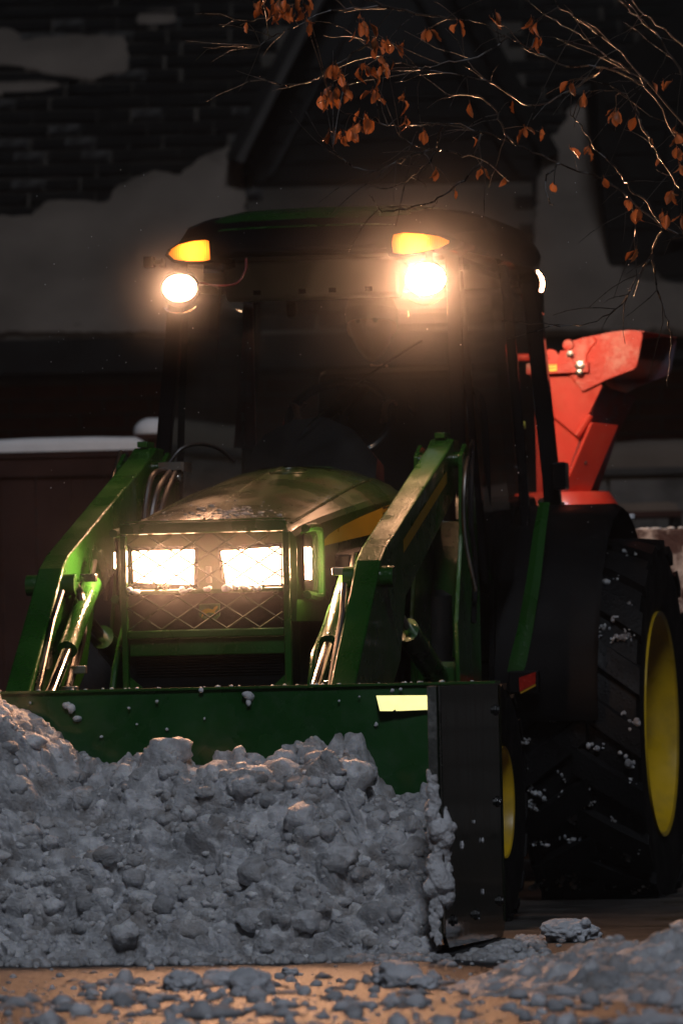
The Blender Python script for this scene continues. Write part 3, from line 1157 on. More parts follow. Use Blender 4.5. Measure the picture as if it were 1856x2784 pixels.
lathe(bm, [(0.02, -0.17), (0.05, -0.16), (0.06, 0.0), (0.06, 0.15), (0.03, 0.17)], (1.05, 0.42, 0.86), 20, 'Z')
obj('oil_filter', bm, 'iron', T)
bm = nb()
box(bm, (0.66, 0.26, 0.50), (1.02, 0.46, 0.86))
obj('tool_box', bm, 'black', T, smooth=False, bevel=0.03)
bm = nb()
box(bm, (0.15, 0.30, 0.36), (0.85, 0.52, 0.44))
box(bm, (0.15, -0.52, 0.36), (0.85, -0.30, 0.44))
obj('foot_step', bm, 'black', T, smooth=False, bevel=0.01)


# --- hood
def hood_dims(x):
    K = [(1.22, 1.430, 1.345, 0.335, 0.030), (1.35, 1.428, 1.335, 0.330, 0.028), (1.60, 1.395, 1.312, 0.318, 0.018), (1.85, 1.352, 1.283, 0.303, 0.008), (2.10, 1.302, 1.252, 0.291, -0.002),
         (2.30, 1.257, 1.226, 0.284, -0.008), (2.40, 1.234, 1.212, 0.280, -0.010), (2.425, 1.222, 1.200, 0.272, -0.010)]
    for a, b in zip(K, K[1:]):
        if a[0] <= x <= b[0]:
            t = (x - a[0]) / (b[0] - a[0])
            return [a[i] + (b[i] - a[i]) * t for i in range(1, 5)]
    return K[-1][1:] if x > 2.4 else K[0][1:]


def hood_sec(x, h=0.0):
    zt, zs, w, yc = hood_dims(x)
    half = [(w - 0.004, 0.93), (w, 1.0), (w + 0.002, zs - 0.055), (w - 0.002, zs - 0.020), (w - 0.014, zs - 0.004), (w - 0.030, zs + 0.004), (w * 0.86, zs + (zt - zs) * 0.22),
            (w * 0.72, zs + (zt - zs) * 0.48), (w * 0.62, zs + (zt - zs) * 0.60), (w * 0.50, zs + (zt - zs) * 0.80), (w * 0.30, zs + (zt - zs) * 0.93), (w * 0.12, zs + (zt - zs) * 0.985)]
    L_ = [(x, yc + y, z + h) for y, z in half] + [(x, yc, zt + h)] + [(x, yc - y, z + h) for y, z in half[::-1]]
    return L_


xs = [1.22 + (2.425 - 1.22) * (i / 26) for i in range(27)]
bm = nb()
loft(bm, [hood_sec(x) for x in xs])
hood = obj('hood', bm, 'green_hood', T, angle=22)


def hood_z(x, y):
    s = hood_sec(x)
    for a, b in zip(s, s[1:]):
        if (a[1] - y) * (b[1] - y) <= 0 and a[2] > 1.1 and b[2] > 1.1 and abs(a[1] - b[1]) > 1e-6:
            return a[2] + (b[2] - a[2]) * (y - a[1]) / (b[1] - a[1])
    return s[12][2]


# raised crease lines running back along the top, an oval cap and a rear vent
for y0, y1 in ((-0.03, 0.0), (0.235, 0.27), (-0.255, -0.23)):
    bm = nb()
    P_ = []
    for i in range(16):
        x = 2.36 - 1.06 * i / 15
        y = y0 + (y1 - y0) * i / 15
        P_.append((x, y, hood_z(x, y) + 0.001))
    tube(bm, P_, 0.0055, 6, flat=0.7)
    obj('hood_crease', bm, 'green_hood', hood)
bm = nb()
P_ = []
for k in range(33):
    a = 2 * math.pi * k / 32
    x, y = 1.50 + 0.075 * math.cos(a), 0.045 + 0.062 * math.sin(a)
    P_.append((x, y, hood_z(x, y) + 0.002))
tube(bm, P_, 0.0035, 6)
obj('hood_cap', bm, 'green_hood', hood)
bm = nb()
for i in range(12):
    y0, y1 = -0.10 + i * 0.021, -0.10 + (i + 1) * 0.021
    q = [bm.verts.new((x, y, hood_z(x, y) + 0.004)) for x, y in ((1.26, y0), (1.36, y0), (1.36, y1), (1.26, y1))]
    bm.faces.new(q)
bmesh.ops.remove_doubles(bm, verts=bm.verts[:], dist=1e-5)
obj('hood_vent', bm, 'green', hood)
# frozen slush on the hood's front edge
bm = nb()
r = random.Random(5)
for k in range(70):
    y = r.gauss(0.0, 0.065)
    x = 2.27 + r.gauss(0, 0.06)
    if x > 2.41: continue
    lump(bm, (x, y, hood_z(x, y) + 0.0005), r.uniform(0.004, 0.014), r, 1, 0.35)
for k in range(60):
    x, y = r.uniform(2.1, 2.41), r.uniform(-0.25, 0.24)
    lump(bm, (x, y, hood_z(x, y)), r.uniform(0.002, 0.005), r, 1, 0.5)
prop(obj('ice_crust', bm, 'ice', base=(2.3, 0, 1.25), tractor=True, angle=180), 'crust of frozen slush on the front of the green hood', 'ice', kind='stuff')

# side decal with its marks, lower side panel and label
for S in (1, -1):
    def side_y(x, off):
        zt, zs, w, yc = hood_dims(x)
        return yc + S * (w + 0.002 + off)
    bm = nb()
    top, bot = [], []
    for i in range(13):
        t = i / 12
        x = 2.18 - 0.90 * t
        zt, zs, w, yc = hood_dims(x)
        zb = 1.155 + 0.075 * t
        ztp = min(zs - 0.030, 1.165 + 0.150 * (t ** 0.72))
        top.append(bm.verts.new((x, side_y(x, 0.003), ztp)))
        bot.append(bm.verts.new((x, side_y(x, 0.003), zb)))
    for i in range(12):
        bm.faces.new((top[i], top[i + 1], bot[i + 1], bot[i]))
    dec = obj('side_stripe', bm, 'decal', hood)
    bm = nb()
    for k in range(4):
        for (xa, xb) in ((1.52, 1.44), (1.425, 1.31)):
            z = 1.290 - k * 0.017 - (0.004 if xa > 1.5 else 0)
            q = [(xa, z), (xb, z + 0.007), (xb, z + 0.001), (xa, z - 0.006)]
            bm.faces.new([bm.verts.new((x, side_y(x, 0.005), zz)) for x, zz in q])
    obj('stripe_lettering', bm, 'print', dec)
    bm = nb()
    prism(bm, [(1.25, 0.80), (2.02, 0.86), (2.02, 1.135), (1.25, 1.205)], 'Y', S * 0.27, S * 0.318 + (0.03 if S > 0 else -0.0))
    sp_ = obj('side_panel', bm, 'black', T, smooth=False, bevel=0.01)
    bm = nb()
    yy = S * 0.318 + (0.033 if S > 0 else -0.003)
    q = [(1.90, 1.045), (1.66, 1.055), (1.66, 1.125), (1.90, 1.105)]
    bm.faces.new([bm.verts.new((x, yy, z)) for x, z in q])
    lb = obj('side_label', bm, 'decal', sp_)
    bm = nb()
    for k in range(3):
        q = [(1.87, 1.058 + k * 0.016), (1.69, 1.065 + k * 0.017), (1.69, 1.071 + k * 0.017), (1.87, 1.064 + k * 0.016)]
        bm.faces.new([bm.verts.new((x, yy + S * 0.002, z)) for x, z in q])
    obj('label_print', bm, 'print', lb)

# --- front grille, headlights, guard
bm = nb()
box(bm, (2.30, -0.262, 0.74), (2.418, 0.242, 1.195))
grille = obj('grille', bm, 'black', T, smooth=False, bevel=0.015)
for k in range(9):
    bm = nb()
    z = 0.775 + k * 0.0085
    box(bm, (2.4305, -0.23, z), (2.435, 0.215, z + 0.0035))
    obj('slat', bm, 'gloss', grille, smooth=False)
for k in range(7):
    bm = nb()
    z = 0.925 + k * 0.013
    box(bm, (2.4305, -0.23, z), (2.436, 0.215, z + 0.005))
    obj('slat', bm, 'black', grille, smooth=False)


bm = nb()
box(bm, (2.40, -0.258, 0.74), (2.4303, 0.240, 1.03))
obj('lower_grille', bm, 'black', grille, smooth=False, bevel=0.004)


def headlight(pts, side):
    hl = None
    bm = nb()
    prism(bm, [(y * 1.0 + (0.012 if y > (pts[0][0] + pts[1][0]) / 2 else -0.012), z + (0.012 if z > 1.1 else -0.012)) for y, z in pts], 'X', 2.419, 2.428)
    hl = obj('headlight', bm, 'gloss', T, smooth=False)
    bm = nb()
    cy = sum(p[0] for p in pts) / 4
    cz = sum(p[1] for p in pts) / 4
    prism(bm, pts, 'X', 2.4285, 2.436)
    obj('lens', bm, 'head_on', hl, smooth=False, bevel=0.003)
    for z in (1.075, 1.098, 1.121):                  # fluting on the lens edge
        bm = nb()
        y = pts[0][0]
        box(bm, (2.4365, y + 0.004, z), (2.441, y + 0.024, z + 0.002))
        obj('lens_rib', bm, 'steel', hl, smooth=False)
    # wrap-around side lamp
    s = side
    yc = 0.276 if s > 0 else -0.291
    bm = nb()
    box(bm, (2.20, min(yc, yc + s * 0.006), 1.02), (2.40, max(yc, yc + s * 0.006), 1.19))
    obj('side_bezel', bm, 'gloss', hl, smooth=False, bevel=0.002)
    bm = nb()
    zl = 1.055 if s > 0 else 1.102
    box(bm, (2.335, min(yc + s * 0.0065, yc + s * 0.012), zl), (2.392, max(yc + s * 0.0065, yc + s * 0.012), 1.148))
    obj('side_lens', bm, 'side_on', hl, smooth=False, bevel=0.002)
    bm = nb()
    tube(bm, smooth_line([(2.40, yc + s * 0.01, 1.205), (2.26, yc + s * 0.012, 1.212), (2.205, yc + s * 0.012, 1.195), (2.195, yc + s * 0.012, 1.10), (2.205, yc + s * 0.012, 1.015), (2.26, yc + s * 0.012, 1.002), (2.40, yc + s * 0.01, 1.008)], 4), 0.013, 8)
    obj('side_frame', bm, 'green', hl)
    spot('headlamp_light', T, (2.46, cy, cz), (6.0, cy * 1.3, -0.6), 22.0, LAMP_COL, 165, 1.0, 0.05)
    return hl


headlight([(-0.232, 1.058), (-0.052, 1.046), (-0.047, 1.150), (-0.236, 1.150)], -1)
headlight([(0.051, 1.043), (0.215, 1.041), (0.216, 1.152), (0.035, 1.143)], 1)
bm = nb()
box(bm, (2.42, -0.012, 1.05), (2.44, 0.004, 1.10))
obj('hood_latch', bm, 'steel', T, smooth=False, bevel=0.003)

guard = None
bm = nb()
X0, X1 = 2.462, 2.485
box(bm, (X0, -0.262, 1.198), (X1, 0.245, 1.232))       # top
box(bm, (X0, -0.262, 0.70), (X1, -0.243, 1.197))       # uprights
box(bm, (X0, 0.232, 0.70), (X1, 0.252, 1.197))
box(bm, (X0 + 0.002, -0.2425, 1.018), (X1 - 0.002, 0.2315, 1.032))
box(bm, (X0, -0.2425, 0.888), (X1, 0.2315, 0.912))
box(bm, (X0 - 0.01, -0.2425, 0.835), (X0 + 0.004, 0.2315, 0.887))
guard = obj('grille_guard', bm, 'green', T, smooth=False, bevel=0.004)
for s in (-1, 1):
    bm = nb()
    a, b = (-0.2425, -0.16) if s < 0 else (0.15, 0.2315)
    p = [(a, 0.70), (b, 0.70), (a, 0.775)] if s < 0 else [(a, 0.70), (b, 0.70), (b, 0.775)]
    prism(bm, p, 'X', X0 - 0.004, X0 + 0.006)
    obj('gusset', bm, 'green', guard, smooth=False)
bm = nb()
box(bm, (2.40, -0.2425, 1.233), (2.486, 0.24, 1.238))
obj('guard_lip', bm, 'green', guard, smooth=False)
# expanded metal screen: zigzag strands
bm = nb()
DW, DH = 0.100, 0.064
ya, yb, za, zb = -0.242, 0.231, 0.914, 1.197
row = 0
z = za - DH
while z < zb + DH:
    P_ = []
    i = 0
    y = ya - DW
    while y < yb + DW:
        P_.append((y, z + (DH / 2 if (i + row) % 2 else 0)))
        y += DW / 2
        i += 1
    xx = 2.474 + (row % 2) * 0.003
    seg = []
    for (a, b) in zip(P_, P_[1:]):
        for t in range(8):
            p0 = (a[0] + (b[0] - a[0]) * t / 8, a[1] + (b[1] - a[1]) * t / 8)
            p1 = (a[0] + (b[0] - a[0]) * (t + 1) / 8, a[1] + (b[1] - a[1]) * (t + 1) / 8)
            if all(ya <= p[0] <= yb and za <= p[1] <= zb for p in (p0, p1)):
                seg = (seg or [p0]) + [p1]
            else:
                if len(seg) > 1:
                    tube(bm, [(xx, *q) for q in seg], 0.0032, 5)
                seg = []
    if len(seg) > 1:
        tube(bm, [(xx, *q) for q in seg], 0.0032, 5)
    z += DH / 2
    row += 1
obj('mesh_screen', bm, 'mesh', guard)
# snow stuck on the middle bar
bm = nb()
r = random.Random(8)
for yq in (-0.225, 0.01, 0.05, 0.10, 0.15, -0.06):
    for _ in range(4):
        lump(bm, (2.488, yq + r.uniform(-0.018, 0.018), 1.030 + r.uniform(-0.006, 0.008)), r.uniform(0.006, 0.012), r, 2, 0.8)
prop(obj('snow_clumps', bm, 'snow', base=(2.488, 0, 1.03), tractor=True, angle=180), 'bits of snow stuck along the middle bar of the grille guard', 'snow', kind='stuff')

# badge: green shield with a yellow leaping animal outline
bm = nb()
prism(bm, [(-0.034, 0.988), (0.03, 0.988), (0.03, 0.952), (0.018, 0.940), (-0.018, 0.938), (-0.035, 0.952)], 'X', 2.4365, 2.442)
badge = obj('badge', bm, 'green', T, smooth=False, bevel=0.002)
bm = nb()
P_ = [(-0.028, 0.966), (-0.016, 0.972), (-0.004, 0.974), (0.008, 0.970), (0.014, 0.978), (0.024, 0.981), (0.022, 0.974), (0.014, 0.964), (0.022, 0.952), (0.010, 0.960), (-0.004, 0.962), (-0.020, 0.956), (-0.026, 0.946), (-0.024, 0.958)]
bm.faces.new([bm.verts.new((2.4432, y, z)) for y, z in P_])
obj('badge_emblem', bm, 'decal', badge)

# braces from the loader frame to the front
for s, yy in ((-1, -0.33), (1, 0.345)):
    bm = nb()
    P_ = [(2.02, 1.00), (2.10, 0.985), (2.20, 0.90), (2.30, 0.80), (2.36, 0.70), (2.36, 0.62), (2.02, 0.62)] if s < 0 else [(2.10, 1.02), (2.20, 1.0), (2.33, 0.97), (2.43, 0.91), (2.60, 0.83), (2.66, 0.74), (2.66, 0.66), (2.10, 0.66)]
    prism(bm, P_, 'Y', yy - 0.008, yy + 0.008)
    pl = obj('brace_plate', bm, 'green', T, smooth=False, bevel=0.003)
    bm = nb()
    e = P_[:6] if s < 0 else P_[:7]
    tube(bm, [(x, yy, z) for x, z in e], 0.010, 8)
    obj('brace_edge', bm, 'green', pl)

# --- loader arms
for s in (-1, 1):
    yo, yi = s * 0.522, s * 0.446
    a, b = min(yo, yi), max(yo, yi)
    arm_p = [(1.10, 1.505), (1.20, 1.507), (1.27, 1.478), (2.36, 1.146), (2.45, 1.105), (2.52, 1.04), (2.97, 0.66), (3.00, 0.60), (2.97, 0.53), (2.88, 0.52), (2.42, 0.66), (2.18, 0.80), (2.06, 1.0), (1.22, 1.315), (1.12, 1.36)]
    bm = nb()
    prism(bm, arm_p, 'Y', a, b)
    arm = obj('loader_arm', bm, 'green', T, smooth=False, bevel=0.006)
    # yellow stripe on the outer side
    bm = nb()
    q = [(1.35, 1.400), (2.10, 1.170), (2.10, 1.130), (1.35, 1.362)]
    bm.faces.new([bm.verts.new((x, yo + s * 0.002, z)) for x, z in q])
    obj('arm_stripe', bm, 'decal', arm)
    # end bracket and pins on top
    bm = nb()
    box(bm, (1.12, (a + b) / 2 - 0.022, 1.508), (1.22, (a + b) / 2 + 0.012, 1.527))
    obj('arm_bracket', bm, 'green', arm, smooth=False, bevel=0.003)
    for (x, z, rr) in ((1.17, 1.44, 0.026), (2.44, 1.055, 0.032), (2.92, 0.58, 0.028)):
        bm = nb()
        lathe(bm, [(rr, -0.075), (rr, 0.075)], (x, (a + b) / 2, z), 20, 'Y')
        p_ = obj('pin', bm, 'green', arm)
    # boom cylinder: barrel and rod
    bm = nb()
    tube(bm, [(1.32, s * 0.48, 0.74), (1.85, s * 0.48, 0.90)], 0.038, 14)
    cyl = obj('boom_cylinder', bm, 'green', T)
    bm = nb()
    tube(bm, [(1.85, s * 0.48, 0.90), (2.25, s * 0.48, 1.02)], 0.020, 12)
    obj('cylinder_rod', bm, 'chrome', cyl)
    # bucket cylinder along the lower arm
    bm = nb()
    yb_ = s * 0.395
    tube(bm, [(2.30, yb_, 1.06), (2.62, yb_, 0.86)], 0.030, 14)
    cyl = obj('bucket_cylinder', bm, 'green', T)
    bm = nb()
    tube(bm, [(2.62, yb_, 0.86), (2.95, yb_, 0.66)], 0.018, 12)
    obj('cylinder_rod', bm, 'chrome', cyl)
    # steel hydraulic lines
    for pts_ in ([(2.235, s * 0.40, 1.128), (2.61, s * 0.40, 0.745), (2.72, s * 0.40, 0.64)], [(2.32, s * 0.425, 1.058), (2.50, s * 0.425, 0.90), (2.56, s * 0.425, 0.80)],
                 [(2.54, s * 0.428, 1.035), (2.62, s * 0.437, 0.95), (2.86, s * 0.437, 0.70)]):
        bm = nb()
        tube(bm, pts_, 0.0085, 8)
        obj('hydraulic_line', bm, 'steel', T)
    bm = nb()
    tube(bm, smooth_line([(2.36, s * 0.44, 1.06), (2.42, s * 0.40, 1.02), (2.46, s * 0.385, 0.92), (2.50, s * 0.40, 0.82), (2.60, s * 0.40, 0.75)], 5), 0.013, 8)
    obj('hydraulic_hose', bm, 'hose', T)
    for (x, z) in ((2.40, 1.075), (2.55, 0.80), (2.66, 0.74)):
        bm = nb()
        box(bm, (x - 0.012, s * 0.385 - 0.02, z - 0.012), (x + 0.012, s * 0.385 + 0.03, z + 0.012))
        obj('hose_clamp', bm, 'steel', T, smooth=False, bevel=0.003)
    # mast
    bm = nb()
    q = [(1.08, 1.45), (1.20, 1.49), (1.28, 1.45), (1.30, 1.20), (1.42, 0.92), (1.40, 0.62), (1.02, 0.62), (1.02, 1.0)]
    y2 = s * 0.555
    prism(bm, q, 'Y', min(y2 - 0.007, y2 + 0.007), max(y2 - 0.007, y2 + 0.007))
    y3 = s * 0.412
    prism(bm, q, 'Y', y3 - 0.007, y3 + 0.007)
    box(bm, (1.10, min(s * 0.418, s * 0.549), 0.64), (1.36, max(s * 0.418, s * 0.549), 0.80))
    box(bm, (1.04, min(s * 0.418, s * 0.549), 0.81), (1.06, max(s * 0.418, s * 0.549), 1.25))
    obj('mast', bm, 'green', T, smooth=False, bevel=0.003)
    bm = nb()
    tube(bm, smooth_line([(1.12, s * 0.565, 1.49), (1.25, s * 0.585, 1.40), (1.28, s * 0.585, 1.24), (1.22, s * 0.585, 1.10), (1.25, s * 0.58, 0.92)], 5), 0.009, 8)
    obj('hydraulic_hose', bm, 'hose', T)
    bm = nb()
    tube(bm, smooth_line([(1.16, s * 0.575, 1.50), (1.30, s * 0.572, 1.38), (1.32, s * 0.572, 1.20), (1.30, s * 0.60, 1.02)], 5), 0.007, 8)
    obj('hydraulic_line', bm, 'steel', T)

# hose bracket on the tractor's right mast, small coupling below it
bm = nb()
box(bm, (1.20, -0.415, 1.447), (1.31, -0.385, 1.455))
box(bm, (1.20, -0.385, 1.447), (1.225, -0.34, 1.455))
box(bm, (1.285, -0.385, 1.447), (1.31, -0.34, 1.455))
box(bm, (1.20, -0.34, 1.425), (1.31, -0.333, 1.455))
box(bm, (1.31, -0.415, 1.43), (1.316, -0.34, 1.455))
obj('hose_bracket', bm, 'steel', T, smooth=False)
bm = nb()
box(bm, (1.27, -0.372, 1.392), (1.30, -0.345, 1.42))
box(bm, (1.295, -0.366, 1.397), (1.305, -0.352, 1.412))
obj('hose_coupling', bm, 'chrome', T, smooth=False, bevel=0.004)
for k, (yy, zz) in enumerate(((-0.40, 1.40), (-0.38, 1.36), (-0.36, 1.33))):
    bm = nb()
    tube(bm, smooth_line([(1.30, -0.39 + k * 0.015, 1.43), (1.40, yy - 0.02, zz), (1.46, yy - 0.03, 1.22), (1.50, yy + 0.01, 1.08), (1.55, yy + 0.05, 0.95)], 5), 0.010, 8)
    obj('hydraulic_hose', bm, 'hose', T)
bm = nb()
tube(bm, smooth_line([(1.24, -0.40, 1.45), (1.22, -0.36, 1.50), (1.18, -0.31, 1.515), (1.12, -0.26, 1.50), (1.08, -0.22, 1.46)], 5), 0.006, 8)
obj('cable', bm, 'hose', T)

# --- fenders
for s in (-1, 1):
    bm = nb()
    secs = []
    for i in range(15):
        a = math.radians(200 - 200 * i / 14)
        R_ = 0.70
        x, z = R_ * math.cos(a) * 0.92 + 0.02, 0.62 + R_ * math.sin(a)
        secs.append([(x, s * 0.52, z), (x, s * 0.86, z), (x * 1.02, s * 0.88, z - 0.02), (x * 0.975, s * 0.86, z - 0.022), (x * 0.975, s * 0.52, z - 0.022)])
    loft(bm, secs)
    obj('fender', bm, 'black', T, angle=50)
    bm = nb()
    prism(bm, [(-0.62, 0.62), (-0.64, 1.30), (0.62, 1.30), (0.66, 0.78), (0.60, 0.50), (-0.45, 0.50)], 'Y', min(s * 0.525, s * 0.54), max(s * 0.525, s * 0.54))
    obj('fender_liner', bm, 'black', T, smooth=False)
    bm = nb()
    secs = []
    for (x, y, z, w) in ((0.55, 0.700, 1.315, 0.018), (0.585, 0.688, 1.22, 0.021), (0.61, 0.668, 1.06, 0.024), (0.63, 0.640, 0.90, 0.026), (0.645, 0.612, 0.78, 0.030), (0.645, 0.606, 0.762, 0.034)):
        secs.append([(x, s * (y - w), z), (x + 0.012, s * y, z), (x, s * (y + w), z), (x - 0.03, s * y, z)])
    loft(bm, secs)
    obj('fender_edge', bm, 'green', T, angle=50)
    bm = nb()
    box(bm, (0.70, min(s * 0.60, s * 0.70), 0.690), (0.74, max(s * 0.60, s * 0.70), 0.765))
    br = obj('lamp_bracket', bm, 'black', T, smooth=False, bevel=0.006)
    bm = nb()
    prism(bm, [(s * 0.638, 0.697), (s * 0.690, 0.722), (s * 0.692, 0.760), (s * 0.636, 0.742)], 'X', 0.742, 0.752)
    obj('reflector', bm, 'red_lens', br, smooth=False)
    bm = nb()
    prism(bm, [(s * 0.640, 0.690), (s * 0.690, 0.714), (s * 0.690, 0.7205), (s * 0.640, 0.6955)], 'X', 0.742, 0.752)
    obj('amber_reflector', bm, 'decal', br, smooth=False)

# --- cab
CY = 0.045          # cab centre line


def pillar(pts, w, name='pillar', m='gloss'):
    bm = nb()
    secs = []
    for (x, y, z) in pts:
        secs.append([(x - w[0], y - w[1], z), (x + w[0], y - w[1], z), (x + w[0], y + w[1], z), (x - w[0], y + w[1], z)])
    loft(bm, secs)
    return obj(name, bm, m, T, smooth=False, bevel=0.008)


pillar([(0.98, -0.470, 1.05), (1.02, -0.468, 1.48), (0.97, -0.430, 1.95), (0.93, -0.41, 2.12)], (0.02, 0.024))
pillar([(0.98, 0.505, 1.05), (1.02, 0.503, 1.48), (0.97, 0.492, 1.95), (0.93, 0.480, 2.12)], (0.02, 0.022))
pillar([(-0.24, -0.50, 0.95), (-0.25, -0.475, 1.50), (-0.25, -0.435, 2.05), (-0.24, -0.42, 2.14)], (0.03, 0.026))
pillar([(-0.24, 0.620, 0.95), (-0.25, 0.592, 1.42), (-0.25, 0.545, 2.00), (-0.24, 0.525, 2.14)], (0.03, 0.028))
pillar([(0.28, 0.595, 0.95), (0.28, 0.585, 1.42), (0.27, 0.545, 2.00), (0.26, 0.530, 2.12)], (0.018, 0.016), 'door_post')
pillar([(0.28, -0.50, 0.95), (0.28, -0.49, 1.42), (0.27, -0.455, 2.00), (0.26, -0.44, 2.12)], (0.018, 0.016), 'door_post')
bm = nb()
prism(bm, [(-0.25, 0.80), (0.98, 0.80), (1.04, 1.05), (-0.25, 0.98)], 'Y', -0.46, 0.50)
obj('cab_floor', bm, 'black', T, smooth=False, bevel=0.01)
bm = nb()
box(bm, (-0.30, -0.50, 0.99), (-0.235, 0.60, 1.12))
obj('rear_sill', bm, 'black', T, smooth=False, bevel=0.008)
for s in (-1, 1):
    bm = nb()
    prism(bm, [(-0.235, 1.0), (0.30, 1.0), (0.34, 1.18), (0.26, 1.33), (-0.235, 1.36)], 'Y', min(s * 0.36, s * 0.515) + 0.03, max(s * 0.36, s * 0.515) + 0.03)
    obj('side_console', bm, 'black', T, smooth=False, bevel=0.02)
bm = nb()
box(bm, (-0.50, -0.52, 0.42), (-0.42, 0.52, 1.10))
obj('rear_panel', bm, 'black', T, smooth=False, bevel=0.01)
bm = nb()
prism(bm, [(0.35, 0.36), (0.95, 0.42), (1.0, 0.80), (0.35, 0.80)], 'Y', -0.50, 0.50)
obj('fuel_tank', bm, 'black', T, smooth=False, bevel=0.03)
# glass: windshield (curved), doors, rear
bm = nb()
rows = []
for i in range(7):
    t = i / 6
    z = 1.06 + t * 1.06
    x = 1.045 - 0.085 * t ** 1.5
    yl, yr = -0.468 + 0.055 * t, 0.503 - 0.02 * t
    row = []
    for j in range(13):
        u = j / 12
        y = yl + (yr - yl) * u
        row.append(bm.verts.new((x + 0.06 * (1 - (2 * u - 1) ** 2), y, z)))
    rows.append(row)
for a, b in zip(rows, rows[1:]):
    for j in range(12):
        bm.faces.new((a[j], a[j + 1], b[j + 1], b[j]))
obj('windshield', bm, 'glass', T, angle=90)
for s, y0, y1 in ((1, 0.588, 0.520), (-1, -0.49, -0.435)):
    bm = nb()
    q = [(0.98, y0, 1.06), (0.96, y1, 2.10), (-0.22, y1, 2.10), (-0.22, y0, 1.06)]
    bm.faces.new([bm.verts.new(p) for p in q])
    g = obj('door_glass', bm, 'glass', T, smooth=False)
    bm = nb()
    tube(bm, smooth_line([(0.90, y0 - s * 0.03, 1.05), (0.90, (y0 + y1) / 2 - s * 0.03, 1.6), (0.88, y1 - s * 0.025, 2.06)], 5), 0.012, 8)
    obj('door_frame', bm, 'gloss', g)
bm = nb()
bm.faces.new([bm.verts.new(p) for p in [(-0.262, -0.47, 1.13), (-0.262, 0.585, 1.13), (-0.258, 0.525, 2.09), (-0.258, -0.42, 2.09)]])
obj('rear_glass', bm, 'glass', T, smooth=False)
# door latch block on the outside rear edge
bm = nb()
box(bm, (-0.22, 0.615, 1.375), (-0.14, 0.66, 1.47))
obj('door_hinge', bm, 'gloss', T, smooth=False, bevel=0.006)
bm = nb()
box(bm, (-0.30, 0.54, 1.98), (-0.24, 0.575, 2.06))
obj('lamp_stem', bm, 'gloss', T, smooth=False, bevel=0.006)


# roof
def roof_sec(x, hw, zt, zs, zb, ycen):
    half = [(hw * 0.90, zb), (hw * 0.985, zb + 0.012), (hw, zs - 0.02), (hw * 0.985, zs), (hw * 0.93, zs + (zt - zs) * 0.55), (hw * 0.80, zs + (zt - zs) * 0.83), (hw * 0.5, zs + (zt - zs) * 0.97)]
    return [(x, ycen + y, z) for y, z in half] + [(x, ycen, zt)] + [(x, ycen - y, z) for y, z in half[::-1]]


RS = [(1.250, 0.24, 2.150, 2.135, 2.118), (1.243, 0.31, 2.168, 2.145, 2.114), (1.222, 0.385, 2.192, 2.152, 2.110), (1.17, 0.430, 2.222, 2.163, 2.108), (1.05, 0.450, 2.255, 2.178, 2.108), (0.85, 0.468, 2.280, 2.195, 2.112),
      (0.55, 0.488, 2.298, 2.21, 2.116), (0.2, 0.502, 2.306, 2.215, 2.118), (-0.15, 0.510, 2.300, 2.215, 2.12), (-0.33, 0.505, 2.285, 2.205, 2.125), (-0.40, 0.475, 2.255, 2.19, 2.135)]
bm = nb()
loft(bm, [roof_sec(x, h, a, b, c, CY + 0.012) for x, h, a, b, c in RS])
roof_o = obj('cab_roof', bm, 'gloss', T, angle=40)
# green crown panel on the roof
bm = nb()
rows = []
for i in range(12):
    t = i / 11
    x = 1.215 - 1.35 * t
    rows.append([])
    for j in range(13):
        u = j / 12 * 2 - 1
        # follow the roof
        for (A, B) in zip(RS, RS[1:]):
            if A[0] >= x >= B[0]:
                q = (A[0] - x) / (A[0] - B[0])
                hw, zt, zs = [A[k] + (B[k] - A[k]) * q for k in (1, 2, 3)]
        y = u * hw * 0.72
        au = abs(u) * 0.72
        prof = [(0, 1.0), (0.5, 0.97), (0.8, 0.83), (0.93, 0.55)]
        for (p0, p1) in zip(prof, prof[1:]):
            if p0[0] <= au <= p1[0]:
                zf = p0[1] + (p1[1] - p0[1]) * (au - p0[0]) / (p1[0] - p0[0])
        edge = 0.002 if (j in (0, 12) or i in (0, 11)) else 0.008
        rows[-1].append(bm.verts.new((x, CY + 0.012 + y, zs + (zt - zs) * zf + edge)))
for a, b in zip(rows, rows[1:]):
    for j in range(12):
        bm.faces.new((a[j], a[j + 1], b[j + 1], b[j]))
obj('roof_panel', bm, 'green', roof_o, angle=60)
# front lip: dark recessed band, green bead over it
bm = nb()
box(bm, (1.0, -0.235, 2.112), (1.235, 0.335, 2.125))
obj('roof_visor', bm, 'black', roof_o, smooth=False, bevel=0.01)
# grey headliner and header inside
bm = nb()
prism(bm, [(0.72, 2.10), (0.93, 2.112), (0.90, 1.992), (0.86, 1.985), (0.74, 2.05)], 'Y', -0.275, 0.300)
hd = obj('headliner_panel', bm, 'liner', T, smooth=False, bevel=0.01)
bm = nb()
for y in (-0.17, -0.02, 0.08, 0.2):
    box(bm, (0.899, y - 0.012, 2.005), (0.908, y + 0.012, 2.02))
obj('liner_clip', bm, 'black', hd, smooth=False)
bm = nb()
box(bm, (-0.22, -0.42, 2.075), (0.72, 0.50, 2.095))
obj('headliner', bm, 'liner', T, smooth=False)
bm = nb()
box(bm, (0.84, -0.085, 1.93), (0.87, -0.05, 1.985))
obj('mirror', bm, 'black', T, smooth=False, bevel=0.012)
bm = nb()
box(bm, (1.0, -0.385, 2.035), (1.006, -0.325, 2.105))
obj('roof_label', bm, 'liner', T, smooth=False)

